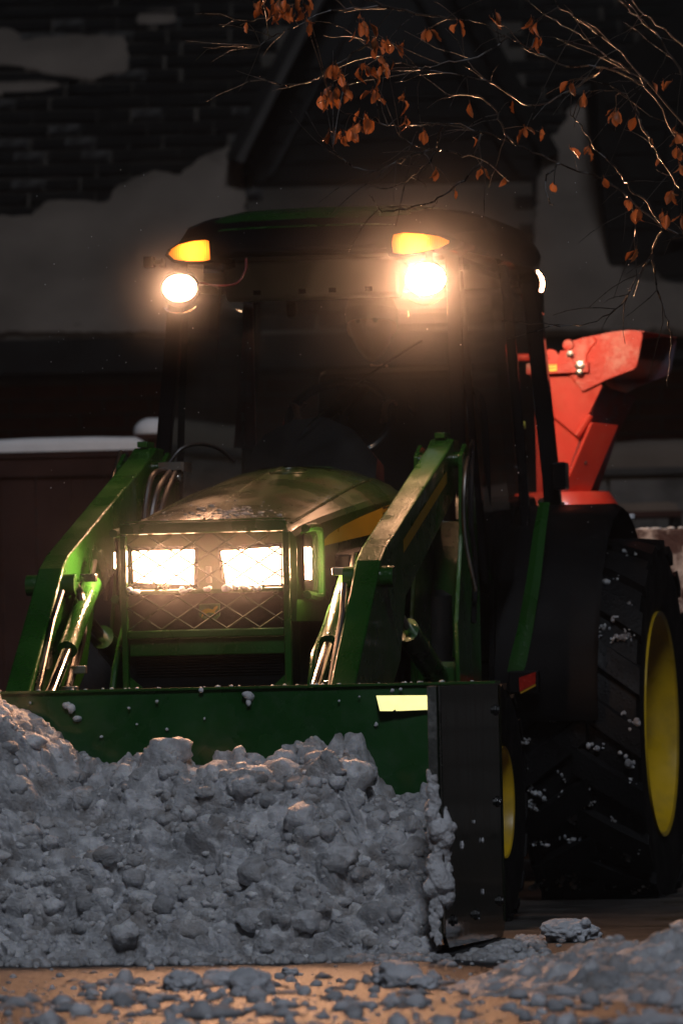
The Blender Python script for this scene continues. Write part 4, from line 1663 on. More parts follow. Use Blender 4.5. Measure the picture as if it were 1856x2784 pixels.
# lamps under the roof front corners
for s, cy_, hw in ((-1, -0.335, 0.058), (1, 0.462, 0.070)):
    # amber flasher
    if s > 0:
        out_l = [(0.350, 2.100), (0.382, 2.094), (0.44, 2.099), (0.498, 2.108), (0.532, 2.124), (0.535, 2.132), (0.500, 2.148), (0.44, 2.158), (0.385, 2.163), (0.352, 2.158), (0.346, 2.13)]
    else:
        out_l = [(-0.243, 2.100), (-0.246, 2.160), (-0.258, 2.164), (-0.30, 2.161), (-0.345, 2.152), (-0.370, 2.138), (-0.380, 2.122), (-0.362, 2.105), (-0.32, 2.098), (-0.262, 2.096)]
    cy = sum(p[0] for p in out_l) / len(out_l)
    cz = sum(p[1] for p in out_l) / len(out_l)
    # pod behind
    bm = nb()
    secs = []
    for x, k in ((0.98, 1.30), (1.17, 1.32), (1.245, 1.22), (1.257, 1.10)):
        secs.append([(x, cy + (y - cy) * k, cz + (z - cz) * k) for y, z in out_l])
    loft(bm, secs)
    fl = obj('flasher', bm, 'gloss', T, angle=50)
    bm = nb()
    bow = []
    for x, k in ((1.2575, 0.98), (1.265, 0.97), (1.272, 0.86), (1.275, 0.5)):
        bow.append([(x, cy + (y - cy) * k, cz + (z - cz) * k) for y, z in out_l])
    loft(bm, bow)
    obj('amber_lens', bm, amber_mat((1.27 - 0.9, cy - s * 0.012, cz)), fl, angle=60)
    # round work lamp
    lx, lz = 1.30, 2.010
    bm = nb()
    prof = [(0.012, -0.11), (0.035, -0.10), (0.052, -0.06), (0.060, -0.012), (0.062, 0.0), (0.056, 0.002)]
    lathe(bm, [(r_, t_) for r_, t_ in prof], (lx, cy_, lz), 28, 'X')
    wl = obj('worklight', bm, 'gloss', T)
    bm = nb()
    R1 = 0.063 if s > 0 else 0.055
    secs = []
    for t_, k in ((0.003, 1.0), (0.008, 0.98), (0.014, 0.8), (0.017, 0.45)):
        secs.append([(lx + t_, cy_ + R1 * k * math.cos(2 * math.pi * i / 28), lz + R1 * 0.78 * k * math.sin(2 * math.pi * i / 28)) for i in range(28)])
    loft(bm, secs)
    obj('lens', bm, 'work_on' if s > 0 else 'work_dim', wl, angle=60)
    bm = nb()
    P_ = [(lx + 0.004, cy_ + 0.075 * math.cos(math.radians(a)), lz - 0.01 + 0.072 * math.sin(math.radians(a))) for a in range(225, 321, 8)]
    tube(bm, P_, 0.0025, 6)
    obj('lamp_rim', bm, 'chrome', wl)
    bm = nb()
    tube(bm, [(lx - 0.06, cy_, lz + 0.04), (lx - 0.07, cy_, 2.115)], 0.012, 8)
    obj('lamp_bracket', bm, 'gloss', wl)
    if s < 0:
        bm = nb()
        tube(bm, smooth_line([(lx - 0.05, cy_ - s * 0.05, lz + 0.02), (lx - 0.02, cy_ - s * 0.12, lz + 0.005), (lx - 0.02, cy_ - s * 0.18, lz + 0.01), (lx - 0.04, cy_ - s * 0.205, lz + 0.05), (lx - 0.06, cy_ - s * 0.205, 2.10)], 5), 0.004, 6)
        obj('lamp_cable', bm, 'red_dark', wl)
    spot('worklight_light', T, (lx + 0.03, cy_, lz), (lx + 4.0, cy_ * 1.2, lz - 1.75), 60.0 if s > 0 else 24.0, LAMP_COL, 165, 1.0, 0.05)
    # rear lamp
    ry = CY + s * 0.445 if s > 0 else -0.50
    bm = nb()
    lathe(bm, [(0.012, 0.10), (0.040, 0.09), (0.056, 0.05), (0.060, 0.0), (0.055, -0.002)], (-0.40, ry, 2.098), 28, 'X')
    rl = obj('rear_worklight', bm, 'gloss', T)
    bm = nb()
    lathe(bm, [(0.050, -0.003), (0.057, -0.006), (0.057, -0.018), (0.045, -0.026), (0.001, -0.028)], (-0.40, ry + (0.010 if s > 0 else 0.006), 2.098 - (0.0 if s > 0 else 0.009)), 28, 'X')
    obj('lens', bm, 'rear_on', rl)
    spot('rear_worklight_light', T, (-0.45, ry, 2.095), (-1.6, ry + 0.15, 1.50), 27.0, (1.0, 0.66, 0.42), 120, 0.8, 0.05)
    # orange bracket over the rear lamp
    bm = nb()
    P_ = [(-0.40 + 0.02, ry - 0.10, 2.150), (-0.40, ry - 0.04, 2.146), (-0.40, ry + 0.02, 2.134), (-0.40, ry + 0.045, 2.118)]
    tube(bm, smooth_line(P_, 4), 0.008, 8)
    obj('lamp_bracket', bm, 'decal', rl)

# unlit marker lamp on a stalk at the tractor's right roof corner
bm = nb()
box(bm, (1.09, -0.495, 2.092), (1.13, -0.462, 2.128))
box(bm, (1.10, -0.462, 2.100), (1.12, -0.440, 2.116))
box(bm, (1.10, -0.440, 2.090), (1.12, -0.425, 2.122))
obj('marker_lamp', bm, 'black', T, smooth=False, bevel=0.004)

# interior: dash, steering wheel, seat, grab rail, wiper
bm = nb()
loft(bm, [[(0.80, y, 1.05), (0.99, y, 1.05), (1.0, y, 1.40 + h), (0.93, y, 1.52 + h), (0.82, y, 1.50 + h)] for y, h in ((-0.22, -0.06), (-0.15, 0.03), (-0.05, 0.075), (0.05, 0.08), (0.14, 0.04), (0.22, -0.06))])
obj('dashboard', bm, 'black', T, angle=50)
bm = nb()
cx, cy, cz = 0.66, 0.045, 1.60
P_ = [(cx - 0.10 * math.cos(a), cy + 0.175 * math.sin(a), cz + 0.13 * math.cos(a)) for a in [2 * math.pi * k / 40 for k in range(41)]]
tube(bm, P_, 0.015, 8)
sw = obj('steering_wheel', bm, 'gloss', T)
bm = nb()
for a in (0.5, 2.6, 4.7):
    tube(bm, [(cx, cy, cz), (cx - 0.10 * math.cos(a), cy + 0.175 * math.sin(a), cz + 0.13 * math.cos(a))], 0.010, 6)
tube(bm, [(cx, cy, cz), (0.86, cy, 1.42)], 0.025, 10)
obj('steering_column', bm, 'black', sw)
bm = nb()
prism(bm, [(-0.14, 1.10), (0.36, 1.10), (0.38, 1.18), (0.30, 1.23), (-0.02, 1.22), (-0.14, 1.80), (-0.20, 1.82), (-0.22, 1.60)], 'Y', CY - 0.24, CY + 0.24)
obj('seat', bm, 'seat', T, smooth=False, bevel=0.03)
bm = nb()
tube(bm, smooth_line([(0.88, 0.478, 1.684), (0.86, 0.51, 1.682), (0.84, 0.540, 1.660), (0.84, 0.556, 1.60), (0.84, 0.562, 1.45), (0.84, 0.562, 1.30)], 5), 0.012, 10)
gr = obj('grab_rail', bm, 'gloss', T)
bm = nb()
lathe(bm, [(0.001, -0.012), (0.010, -0.008), (0.012, 0), (0.010, 0.008), (0.001, 0.012)], (0.88, 0.478, 1.70), 12, 'Z')
obj('rail_knob', bm, 'steel', gr)
bm = nb()
tube(bm, smooth_line([(1.095, 0.0, 1.535), (1.105, 0.07, 1.60), (1.105, 0.14, 1.655), (1.10, 0.22, 1.715), (1.06, 0.40, 1.83)], 5), 0.0035, 6)
obj('wiper', bm, 'gloss', T)
bm = nb()
lathe(bm, [(0.001, 0.0), (0.013, 0.001), (0.013, 0.008), (0.001, 0.009)], (0.20, 0.575, 1.585), 14, 'Y')
obj('door_lock', bm, 'sticker', T)
bm = nb()
tube(bm, [(0.22, 0.583, 1.50), (0.22, 0.580, 1.535)], 0.005, 6)
obj('door_handle', bm, 'steel', T)
for z in (1.60, 1.645):
    bm = nb()
    box(bm, (-0.215, -0.478, z), (-0.209, -0.458, z + 0.03))
    obj('pillar_label', bm, 'liner', T, smooth=False)
bm = nb()
box(bm, (-0.20, -0.462, 1.55), (-0.19, -0.425, 2.05))
obj('pillar_glow', bm, 'red_dark', T, smooth=False)  # red strip stands in for rear lamp light on the pillar

# ------------------------------------------------------------------ driver
def build_driver():
    t = thing('person', 'driver in a dark beanie and dark jacket seated behind the cab windshield', 'person', (0.1, 0.045, 1.2), tractor=True)
    J = {}
    E = []
    V_ = []
    Rr_ = []

    def v(name, p, r):
        J[name] = len(V_)
        V_.append(p)
        Rr_.append(r)

    def e(a, b):
        E.append((J[a], J[b]))
    c = 0.045
    v('pel', (0.03, c, 1.30), (0.15, 0.12))
    v('waist', (0.0, c, 1.45), (0.145, 0.11))
    v('chest', (0.01, c, 1.62), (0.165, 0.12))
    v('coll', (0.02, c, 1.74), (0.10, 0.08))
    v('neck', (0.045, c, 1.80), (0.055, 0.055))
    v('skull', (0.065, c, 1.86), (0.05, 0.05))
    for a, b in (('pel', 'waist'), ('waist', 'chest'), ('chest', 'coll'), ('coll', 'neck'), ('neck', 'skull')):
        e(a, b)
    for s, nme in ((1, 'l'), (-1, 'r')):
        v('sh' + nme, (0.02, c + s * 0.185, 1.695), (0.068, 0.068))
        v('el' + nme, (0.24, c + s * 0.26, 1.50), (0.050, 0.050))
        v('wr' + nme, (0.50, c + s * 0.19, 1.60), (0.034, 0.034))
        v('pa' + nme, (0.575, c + s * 0.172, 1.625), (0.034, 0.026))
        e('coll', 'sh' + nme); e('sh' + nme, 'el' + nme); e('el' + nme, 'wr' + nme); e('wr' + nme, 'pa' + nme)
        for k in range(4):
            dz = 0.028 - 0.019 * k
            ln = (0.95, 1.0, 0.96, 0.8)[k]
            v(f'f{k}a{nme}', (0.575 + 0.045 * ln, c + s * (0.172 - 0.004 * k), 1.632 + dz), (0.011, 0.011))
            v(f'f{k}b{nme}', (0.575 + 0.072 * ln, c + s * (0.155 - 0.004 * k), 1.626 + dz), (0.010, 0.010))
            v(f'f{k}c{nme}', (0.575 + 0.060 * ln, c + s * (0.138 - 0.004 * k), 1.616 + dz), (0.009, 0.009))
            e('pa' + nme, f'f{k}a{nme}'); e(f'f{k}a{nme}', f'f{k}b{nme}'); e(f'f{k}b{nme}', f'f{k}c{nme}')
        v('th1' + nme, (0.555, c + s * 0.145, 1.655), (0.012, 0.012))
        v('th2' + nme, (0.585, c + s * 0.130, 1.662), (0.010, 0.010))
        e('pa' + nme, 'th1' + nme); e('th1' + nme, 'th2' + nme)
        v('hip' + nme, (0.06, c + s * 0.10, 1.28), (0.10, 0.10))
        v('kn' + nme, (0.50, c + s * 0.16, 1.27), (0.070, 0.070))
        v('an' + nme, (0.62, c + s * 0.15, 1.08), (0.048, 0.048))
        v('to' + nme, (0.76, c + s * 0.16, 1.06), (0.042, 0.034))
        e('pel', 'hip' + nme); e('hip' + nme, 'kn' + nme); e('kn' + nme, 'an' + nme); e('an' + nme, 'to' + nme)
    me = bpy.data.meshes.new('skeleton')
    b = BASE[t.name]
    me.from_pydata([tuple(Vector(p) - b) for p in V_], E, [])
    o = bpy.data.objects.new('skeleton', me)
    COL.objects.link(o)
    md = o.modifiers.new('skin', 'SKIN')
    for i, r_ in enumerate(Rr_):
        me.skin_vertices[0].data[i].radius = r_
    me.skin_vertices[0].data[0].use_root = True
    sb = o.modifiers.new('sub', 'SUBSURF')
    sb.levels = 1
    dg = bpy.context.evaluated_depsgraph_get()
    tmp = bpy.data.meshes.new_from_object(o.evaluated_get(dg))
    bm = nb()
    bm.from_mesh(tmp)
    bpy.data.objects.remove(o)
    # head: shaped ball with brow, nose, cheeks, mouth and chin
    hb = nb()
    bmesh.ops.create_icosphere(hb, subdivisions=5, radius=1.0)
    hc = Vector((0.085, c, 1.945))
    for vv in hb.verts:
        d = vv.co.normalized()
        x, y, z = d.x, d.y, d.z
        px_, py_, pz_ = x * 0.098, y * 0.076, z * 0.120
        if z < 0:
            py_ *= 1 + 0.22 * z
            px_ *= 1 + 0.08 * z

        def bp(cy_, cz_, sy_, sz_):
            return math.exp(-((y - cy_) / sy_) ** 2 - ((z - cz_) / sz_) ** 2) if x > 0 else 0
        k = 0.024 * bp(0, -0.16, 0.13, 0.17) * (1.0 if z < 0.05 else 0.7)          # nose
        k += 0.007 * bp(0, 0.24, 0.6, 0.08)                                          # brow
        k -= 0.010 * (bp(0.36, 0.08, 0.17, 0.10) + bp(-0.36, 0.08, 0.17, 0.10))      # eye sockets
        k += 0.005 * (bp(0.4, -0.12, 0.2, 0.15) + bp(-0.4, -0.12, 0.2, 0.15))        # cheeks
        k += 0.006 * bp(0, -0.45, 0.22, 0.05) + 0.006 * bp(0, -0.55, 0.2, 0.05) - 0.005 * bp(0, -0.50, 0.25, 0.025)
        k += 0.010 * bp(0, -0.80, 0.3, 0.15)
        px_ += k
        vv.co = hc + Vector((px_, py_, pz_)) - b
    for s in (1, -1):      # ears
        r_ = bmesh.ops.create_icosphere(hb, subdivisions=3, radius=1.0)
        for vv in r_['verts']:
            vv.co = hc + Vector((vv.co.x * 0.020 - 0.005, s * 0.074 + vv.co.y * 0.012, vv.co.z * 0.033 - 0.005)) - b
    tm2 = bpy.data.meshes.new('tmp')
    hb.to_mesh(tm2)
    hb.free()
    bm.from_mesh(tm2)
    me2 = bpy.data.meshes.new('body')
    bm.to_mesh(me2)
    bm.free()
    o2 = bpy.data.objects.new('body_raw', me2)
    COL.objects.link(o2)
    rm = o2.modifiers.new('rm', 'REMESH')
    rm.mode = 'VOXEL'
    rm.voxel_size = 0.007
    rm.use_smooth_shade = True
    sm = o2.modifiers.new('sm', 'SMOOTH')
    sm.factor, sm.iterations = 0.5, 1
    dg = bpy.context.evaluated_depsgraph_get()
    me3 = bpy.data.meshes.new_from_object(o2.evaluated_get(dg))
    bpy.data.objects.remove(o2)
    me3.materials.clear()
    for k in ('jacket', 'skin'):
        me3.materials.append(M[k])
    for p in me3.polygons:
        cc = p.center + b
        skin = cc.z > 1.80 or (cc.x > 0.535 and abs(cc.y - c) < 0.22 and cc.z > 1.56)
        p.material_index = 1 if skin else 0
        p.use_smooth = True
    body = bpy.data.objects.new('body', me3)
    COL.objects.link(body)
    body.parent = t
    BASE[body.name] = b
    # beanie
    bm2 = nb()
    secs = []
    for z, k in ((0.006, 1.06), (0.012, 1.10), (0.052, 1.10), (0.056, 1.06), (0.085, 0.97), (0.112, 0.72), (0.130, 0.38), (0.137, 0.08)):
        secs.append([(hc.x + 0.100 * k * math.cos(2 * math.pi * i / 28) - 0.004, hc.y + 0.080 * k * math.sin(2 * math.pi * i / 28), hc.z + z + 0.010 * math.cos(2 * math.pi * i / 28)) for i in range(28)])
    loft(bm2, secs)
    obj('beanie', bm2, 'beanie', t)
    for s in (1, -1):
        bm2 = nb()
        bmesh.ops.create_icosphere(bm2, subdivisions=2, radius=0.011, matrix=Matrix.Translation(hc + Vector((0.080, s * 0.028, 0.010))))
        obj('eye', bm2, 'eye', t)


build_driver()

# ------------------------------------------------------------------ snow pusher box on the loader
pb = thing('snow_pusher', 'green steel snow box held on the loader, full of snow', 'snow box', (3.45, 0, 0), tractor=True)
bm = nb()
prism(bm, [(2.985, 0.735), (3.0, 0.735), (3.012, 0.60), (3.02, 0.30), (3.06, 0.12), (3.16, 0.03), (3.15, 0.018), (3.045, 0.11), (3.005, 0.30), (2.998, 0.60)], 'Y', -0.950, 0.950)
obj('back_plate', bm, 'green_box', pb, smooth=True, angle=20)
bm = nb()
box(bm, (2.93, -0.955, 0.7352), (3.012, 0.955, 0.742))
obj('top_rail', bm, 'green', pb, smooth=False)
for s in (-1, 1):
    bm = nb()
    a, b = (0.9502, 0.962) if s > 0 else (-0.962, -0.9502)
    prism(bm, [(2.98, 0.735), (3.90, 0.735), (3.905, 0.06), (3.86, 0.03), (3.02, 0.016), (2.98, 0.05)], 'Y', a, b)
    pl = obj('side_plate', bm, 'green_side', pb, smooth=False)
    bm = nb()
    box(bm, (3.868, min(s * 0.925, s * 0.9498), 0.06), (3.906, max(s * 0.925, s * 0.9498), 0.735))
    obj('edge_flange', bm, 'flange', pl, smooth=False, bevel=0.002)
    bm = nb()
    box(bm, (3.05, min(s * 0.93, s * 0.975), 0.001), (3.88, max(s * 0.93, s * 0.975), 0.0155))
    obj('skid_shoe', bm, 'iron', pl, smooth=False)
    ys_ = s * 0.962
    bm = nb()
    tube(bm, [(3.904, s * 0.958, 0.07), (3.902, s * 0.958, 0.40), (3.900, s * 0.958, 0.735)], 0.0032, 6)
    obj('worn_edge', bm, 'steel', pl)
    bm = nb()
    tube(bm, [(2.99, ys_, 0.06), (2.99, ys_, 0.73)], 0.004, 6)
    obj('weld_bead', bm, 'green_side', pl)
    for (x, z) in ((3.06, 0.66), (3.06, 0.40), (3.06, 0.12), (3.80, 0.10), (3.45, 0.10)):
        bm = nb()
        lathe(bm, [(0.016, 0.0), (0.016, 0.004), (0.010, 0.005), (0.010, 0.012), (0.001, 0.013)], (x, ys_ + s * 0.0005, z), 8, 'Y', s)
        obj('bolt', bm, 'iron', pl)
# reflective tag, bent slightly upward
bm = nb()
tx = 3.025
q = [(0.614, 0.7075), (0.768, 0.7050), (0.767, 0.664), (0.672, 0.6625), (0.668, 0.667), (0.662, 0.6625), (0.626, 0.6635)]
prism(bm, q, 'X', tx, tx + 0.002)
for vv in bm.verts:
    vv.co.x = vv.co.x - (vv.co.z - 0.663) * 0.32 - (vv.co.y - 0.69) * 0.17 + 0.008
obj('reflective_tag', bm, 'tape', pb, smooth=False)
bm = nb()
r = random.Random(3)
for k in range(26):
    lump(bm, (3.016 + 0.0005, r.uniform(-0.85, 0.9), r.uniform(0.60, 0.725)), r.uniform(0.003, 0.008), r, 1, 0.9)
for (y, z, rr) in ((-0.30, 0.70, 0.016), (-0.285, 0.69, 0.012), (0.235, 0.715, 0.014), (0.238, 0.695, 0.012), (-0.27, 0.66, 0.010), (0.10, 0.735, 0.007)):
    lump(bm, (3.014, y, z), rr, r, 2, 1.0)
for k in range(34):
    lump(bm, (r.uniform(2.95, 3.005), r.uniform(-0.6, 0.95), 0.743), r.uniform(0.003, 0.008), r, 1, 0.6)
prop(obj('snow_clumps', bm, 'snow', base=(3.0, 0, 0.7), tractor=True, angle=180), 'bits of snow clinging to the green back plate of the snow box', 'snow', kind='stuff')

# ------------------------------------------------------------------ ploughed snow heap in the box
DU = 0.0034
ya, yb = -1.75, 0.925
nu = int((yb - ya) / DU)
Ys = ya + np.arange(nu) * DU
TOP = [(-1.75, 0.66), (-0.9, 0.755), (-0.55, 0.75), (-0.436, 0.738), (-0.371, 0.71), (-0.318, 0.65), (-0.244, 0.575), (-0.17, 0.515), (-0.116, 0.520), (-0.084, 0.540), (-0.009, 0.548), (0.035, 0.560), (0.163, 0.548),
       (0.312, 0.558), (0.419, 0.575), (0.504, 0.598), (0.580, 0.575), (0.603, 0.53), (0.628, 0.478), (0.659, 0.425), (0.712, 0.452), (0.775, 0.468), (0.82, 0.44), (0.87, 0.40), (0.93, 0.36)]
top = np.interp(Ys, [p[0] for p in TOP], [p[1] for p in TOP])
# profile param: arc from the toe on the road up the face and over to the back plate
PR = [(0.0, 0.67, -0.01), (0.04, 0.65, 0.015), (0.10, 0.605, 0.09), (0.30, 0.51, 0.34), (0.55, 0.38, 0.66), (0.74, 0.26, 0.90), (0.84, 0.18, 0.985), (0.91, 0.09, 1.0), (1.0, -0.01, 0.93)]
LEN = 1.24
nv = int(LEN / DU)
ts = np.linspace(0, 1, nv)
px_ = np.interp(ts, [p[0] for p in PR], [p[1] for p in PR])
pz_ = np.interp(ts, [p[0] for p in PR], [p[2] for p in PR])
ker = np.ones(25) / 25
px_ = np.convolve(np.pad(px_, 12, 'edge'), ker, 'valid')
pz_ = np.convolve(np.pad(pz_, 12, 'edge'), ker, 'valid')
X = 3.035 + px_[None, :] * np.ones((nu, 1)) * 1.32
Z = pz_[None, :] * top[:, None]
TN = np.ones((nu, nv)) * 0.56  # darker start tone paints deeper shade into the crevices between clods
Hb = bubbles(nu, nv, DU, LEN / nv, [(240, 0.05, 0.13, 0.70), (1300, 0.020, 0.055, 1.15), (7000, 0.006, 0.016, 0.85), (12000, 0.003, 0.006, 0.6)], NR, TN)
Hb += 0.018 * fbm(nu, nv, DU, LEN / nv, 0.22, 4, NR)
Hb += 0.0022 * fbm(nu, nv, DU, LEN / nv, 0.012, 3, NR)
dX, dZ = np.gradient(X, axis=1), np.gradient(Z, axis=1)
ll = np.sqrt(dX ** 2 + dZ ** 2) + 1e-9
NX, NZ = dZ / ll, -dX / ll
fade = np.clip(ts / 0.05, 0.25, 1)[None, :] * np.clip((1 - ts) / 0.06, 0, 1)[None, :]
X2 = X + NX * (Hb - 0.055) * fade
Z2 = Z + NZ * (Hb - 0.055) * fade
Yg = Ys[:, None] + 0.010 * fbm(nu, nv, DU, LEN / nv, 0.05, 3, NR)
Yg = np.minimum(Yg, 0.946)
V = np.stack([X2, Yg, np.maximum(Z2, -0.02)], -1)
heap = grid_mesh('snow_heap', V, nu, nv, 'heap', tone=TN, label='big heap of lumpy ploughed snow filling the green snow box', cat='snow', tractor=True, base=(3.4, 0, 0))
# loose chunks over the heap and round the plate's edge
bm = nb()
r = random.Random(21)
its = []
for k in range(2400):
    i, j = r.randrange(nu), int(nv * r.uniform(0.015, 0.90))
    p = V[i, j]
    u_ = r.random()
    rad = 0.005 + 0.010 * u_ if u_ < 0.72 else (0.014 + 0.016 * r.random() if u_ < 0.965 else 0.030 + 0.024 * r.random())
    its.append((p - np.array([0.35 * rad, 0, 0.10 * rad]), rad, 3 if rad > 0.012 else 2, (1.0, r.uniform(0.85, 1.35), r.uniform(0.7, 1.0)), r.uniform(0.60, 1.22)))
its = [q for q in its if q[0][1] + q[1] < 0.945]
clods('snow_chunks', its, 'heap', base=(3.6, 0.2, 0.0), tractor=True, label='loose chunks of snow lying over the ploughed heap', seed=4)
bm.free()
bm = nb()
bm_e = nb()
for k in range(60):
    lump(bm_e, (3.900 + r.uniform(-0.03, 0.012), 0.944 + r.uniform(-0.02, 0.026), r.uniform(0.15, 0.42)), r.uniform(0.006, 0.024), r, 2, 1.1, 0.6)
for k in range(170):
    lump(bm_e, (3.907, 0.938 + r.uniform(-0.016, 0.012), 0.04 + 0.46 * r.random() ** 1.1), r.uniform(0.003, 0.009), r, 1, 2.2)
for k in range(5):
    lump(bm, (3.0 + r.uniform(0.05, 0.95), 0.964, r.uniform(0.05, 0.45)), r.uniform(0.002, 0.005), r, 2, 2.6)
oe = obj('edge_snow', bm_e, 'snow_dirty', base=(3.9, 0.94, 0.0), tractor=True, angle=180)
md = oe.modifiers.new('remesh', 'REMESH')
md.mode = 'VOXEL'
md.voxel_size = 0.0032
md.use_smooth_shade = True
md = oe.modifiers.new('sm', 'SMOOTH')
md.factor, md.iterations = 0.5, 2
tx_ = bpy.data.textures.new('crumble', 'CLOUDS')
tx_.noise_scale = 0.009
md = oe.modifiers.new('crumble', 'DISPLACE')
md.texture = tx_
md.strength = 0.007
prop(oe, 'crust of snow packed along the front edge of the snow box side plate', 'snow', kind='stuff')
prop(obj('plate_snow', bm, 'snow_dirty', base=(3.5, 0.96, 0.0), tractor=True, angle=180), 'thin flecks of snow on the dark side plate of the snow box', 'snow', kind='stuff')

# snow caught in the tyre treads
its = []
r = random.Random(31)
for (xc, zc, R_, y0, y1, n_) in ((0.0, 0.575, 0.612, 0.61, 0.98, 150), (0.0, 0.575, 0.612, -0.98, -0.61, 30), (1.75, 0.365, 0.360, 0.53, 0.77, 36), (1.75, 0.365, 0.360, -0.77, -0.53, 36)):
    for k in range(n_):
        a = r.uniform(-1.15, 1.5)
        y = r.uniform(y0, y1)
        big = r.random() < 0.22
        sl = r.choice((-1, 0, 1)) * 0.9
        for q in range(r.randint(2, 9)):
            t = r.uniform(-1, 1) * (0.035 if big else 0.014)
            aa = a + sl * t / R_ + r.uniform(-0.006, 0.006) / R_ * 1.5
            rad = r.uniform(0.0018, 0.0065) * (1.35 if big else 0.75)
            rp = R_ + r.uniform(-0.012, 0.010)
            its.append(((xc + rp * math.cos(aa), y + t * r.uniform(0.6, 1.0) + r.uniform(-0.005, 0.005), zc + rp * math.sin(aa)), rad, 1, (1, r.uniform(0.8, 2.2), r.uniform(0.8, 2.0)), r.uniform(0.35, 0.85)))
clods('tread_snow', its, 'heap', base=(0.5, 0.7, 0.5), tractor=True, label='small clots of snow packed in the tractor tyre treads', seed=7)

# ------------------------------------------------------------------ red snow blower on the back
BL = thing('snow_blower', 'red snow blower with a tall discharge chute, mounted behind the cab', 'snow blower', (-1.3, 0.3, 0.0), tractor=True)
# chute body (upper panel and lower panel, folded side)
bm = nb()
q = [(0.36, 1.86), (0.465, 1.858), (0.572, 1.855), (0.630, 1.776), (0.610, 1.735), (0.556, 1.632), (0.540, 1.606), (0.528, 1.602), (0.52, 1.608), (0.435, 1.682), (0.40, 1.70)]
prism(bm, q, 'X', -1.215, -1.200)
ch = obj('chute', bm, 'red', BL, smooth=False, bevel=0.002)
bm = nb()
q = [(0.38, 1.80), (0.44, 1.70), (0.53, 1.62), (0.585, 1.675), (0.560, 1.62), (0.472, 1.410), (0.44, 1.36), (0.38, 1.36)]
prism(bm, q, 'X', -1.232, -1.217)
obj('lower_panel', bm, 'red', ch, smooth=False, bevel=0.002)
bm = nb()
secs = []
for (y, z) in ((0.585, 1.642), (0.475, 1.40)):
    secs.append([(-1.217, y - 0.012, z), (-1.19, y, z + 0.004), (-1.19, y + 0.008, z + 0.004), (-1.30, y + 0.085, z - 0.006), (-1.31, y + 0.075, z - 0.01)])
loft(bm, secs)
obj('side_fold', bm, 'red', ch, smooth=False, bevel=0.003)
bm = nb()
tube(bm, [(-1.20, 0.535, 1.60), (-1.20, 0.585, 1.672)], 0.013, 8)
obj('weld_bead', bm, 'red', ch)
bm = nb()
secs = []
for (y, z, w) in ((0.628, 1.775, 0.10), (0.70, 1.80, 0.11), (0.78, 1.83, 0.11)):
    secs.append([(-1.222, y, z), (-1.222, y + 0.005, z - 0.01), (-1.46, y + 0.08, z - 0.05), (-1.46, y + 0.075, z - 0.04)])
bm.free()
bm = nb()
loft(bm, [[(-1.216, 0.626, 1.778), (-1.216, 0.632, 1.772), (-1.45, 0.712, 1.742), (-1.45, 0.706, 1.75)], [(-1.216, 0.560, 1.64), (-1.216, 0.566, 1.635), (-1.45, 0.640, 1.60), (-1.45, 0.634, 1.61)], [(-1.216, 0.46, 1.38), (-1.216, 0.466, 1.38), (-1.45, 0.55, 1.36), (-1.45, 0.544, 1.36)]])
obj('chute_wall', bm, 'red_dark', ch, smooth=False)
# deflector hood
q = [(0.478, 1.865), (0.500, 1.905), (0.506, 1.923), (0.523, 1.939), (0.565, 1.950), (0.609, 1.957), (0.673, 1.968), (0.737, 1.972), (0.778, 1.962), (0.782, 1.950), (0.760, 1.848), (0.755, 1.838), (0.746, 1.830), (0.648, 1.796),
     (0.566, 1.759), (0.556, 1.760), (0.551, 1.769)]
bm = nb()
prism(bm, q, 'X', -1.196, -1.186)
df = obj('deflector', bm, 'red_frost', BL, smooth=False, bevel=0.002)
bm = nb()
topc = [(0.506, 1.923), (0.523, 1.939), (0.565, 1.950), (0.609, 1.957), (0.673, 1.968), (0.737, 1.972), (0.785, 1.966)]
loft(bm, [[(-1.197, y, z - 0.003), (-1.197, y, z), (-1.50, y + 0.075, z - 0.008), (-1.50, y + 0.075, z - 0.011)] for y, z in topc])
obj('deflector_top', bm, 'red', df, smooth=True, angle=30)
bm = nb()
q2 = [(y + 0.075, z - 0.010) for y, z in q]
prism(bm, q2, 'X', -1.51, -1.50)
obj('deflector_back', bm, 'red_dark', df, smooth=False)
bm = nb()
tube(bm, smooth_line([(-1.184, 0.602, 1.953), (-1.184, 0.612, 1.935), (-1.184, 0.590, 1.91), (-1.184, 0.578, 1.885), (-1.184, 0.575, 1.86)], 4), 0.003, 6)
obj('deflector_seam', bm, 'red', df)
bm = nb()
lathe(bm, [(0.001, 0.02), (0.018, 0.016), (0.022, 0.0), (0.018, -0.016), (0.001, -0.02)], (-1.19, 0.512, 1.925), 18, 'X')
obj('hinge_boss', bm, 'red_frost', df)
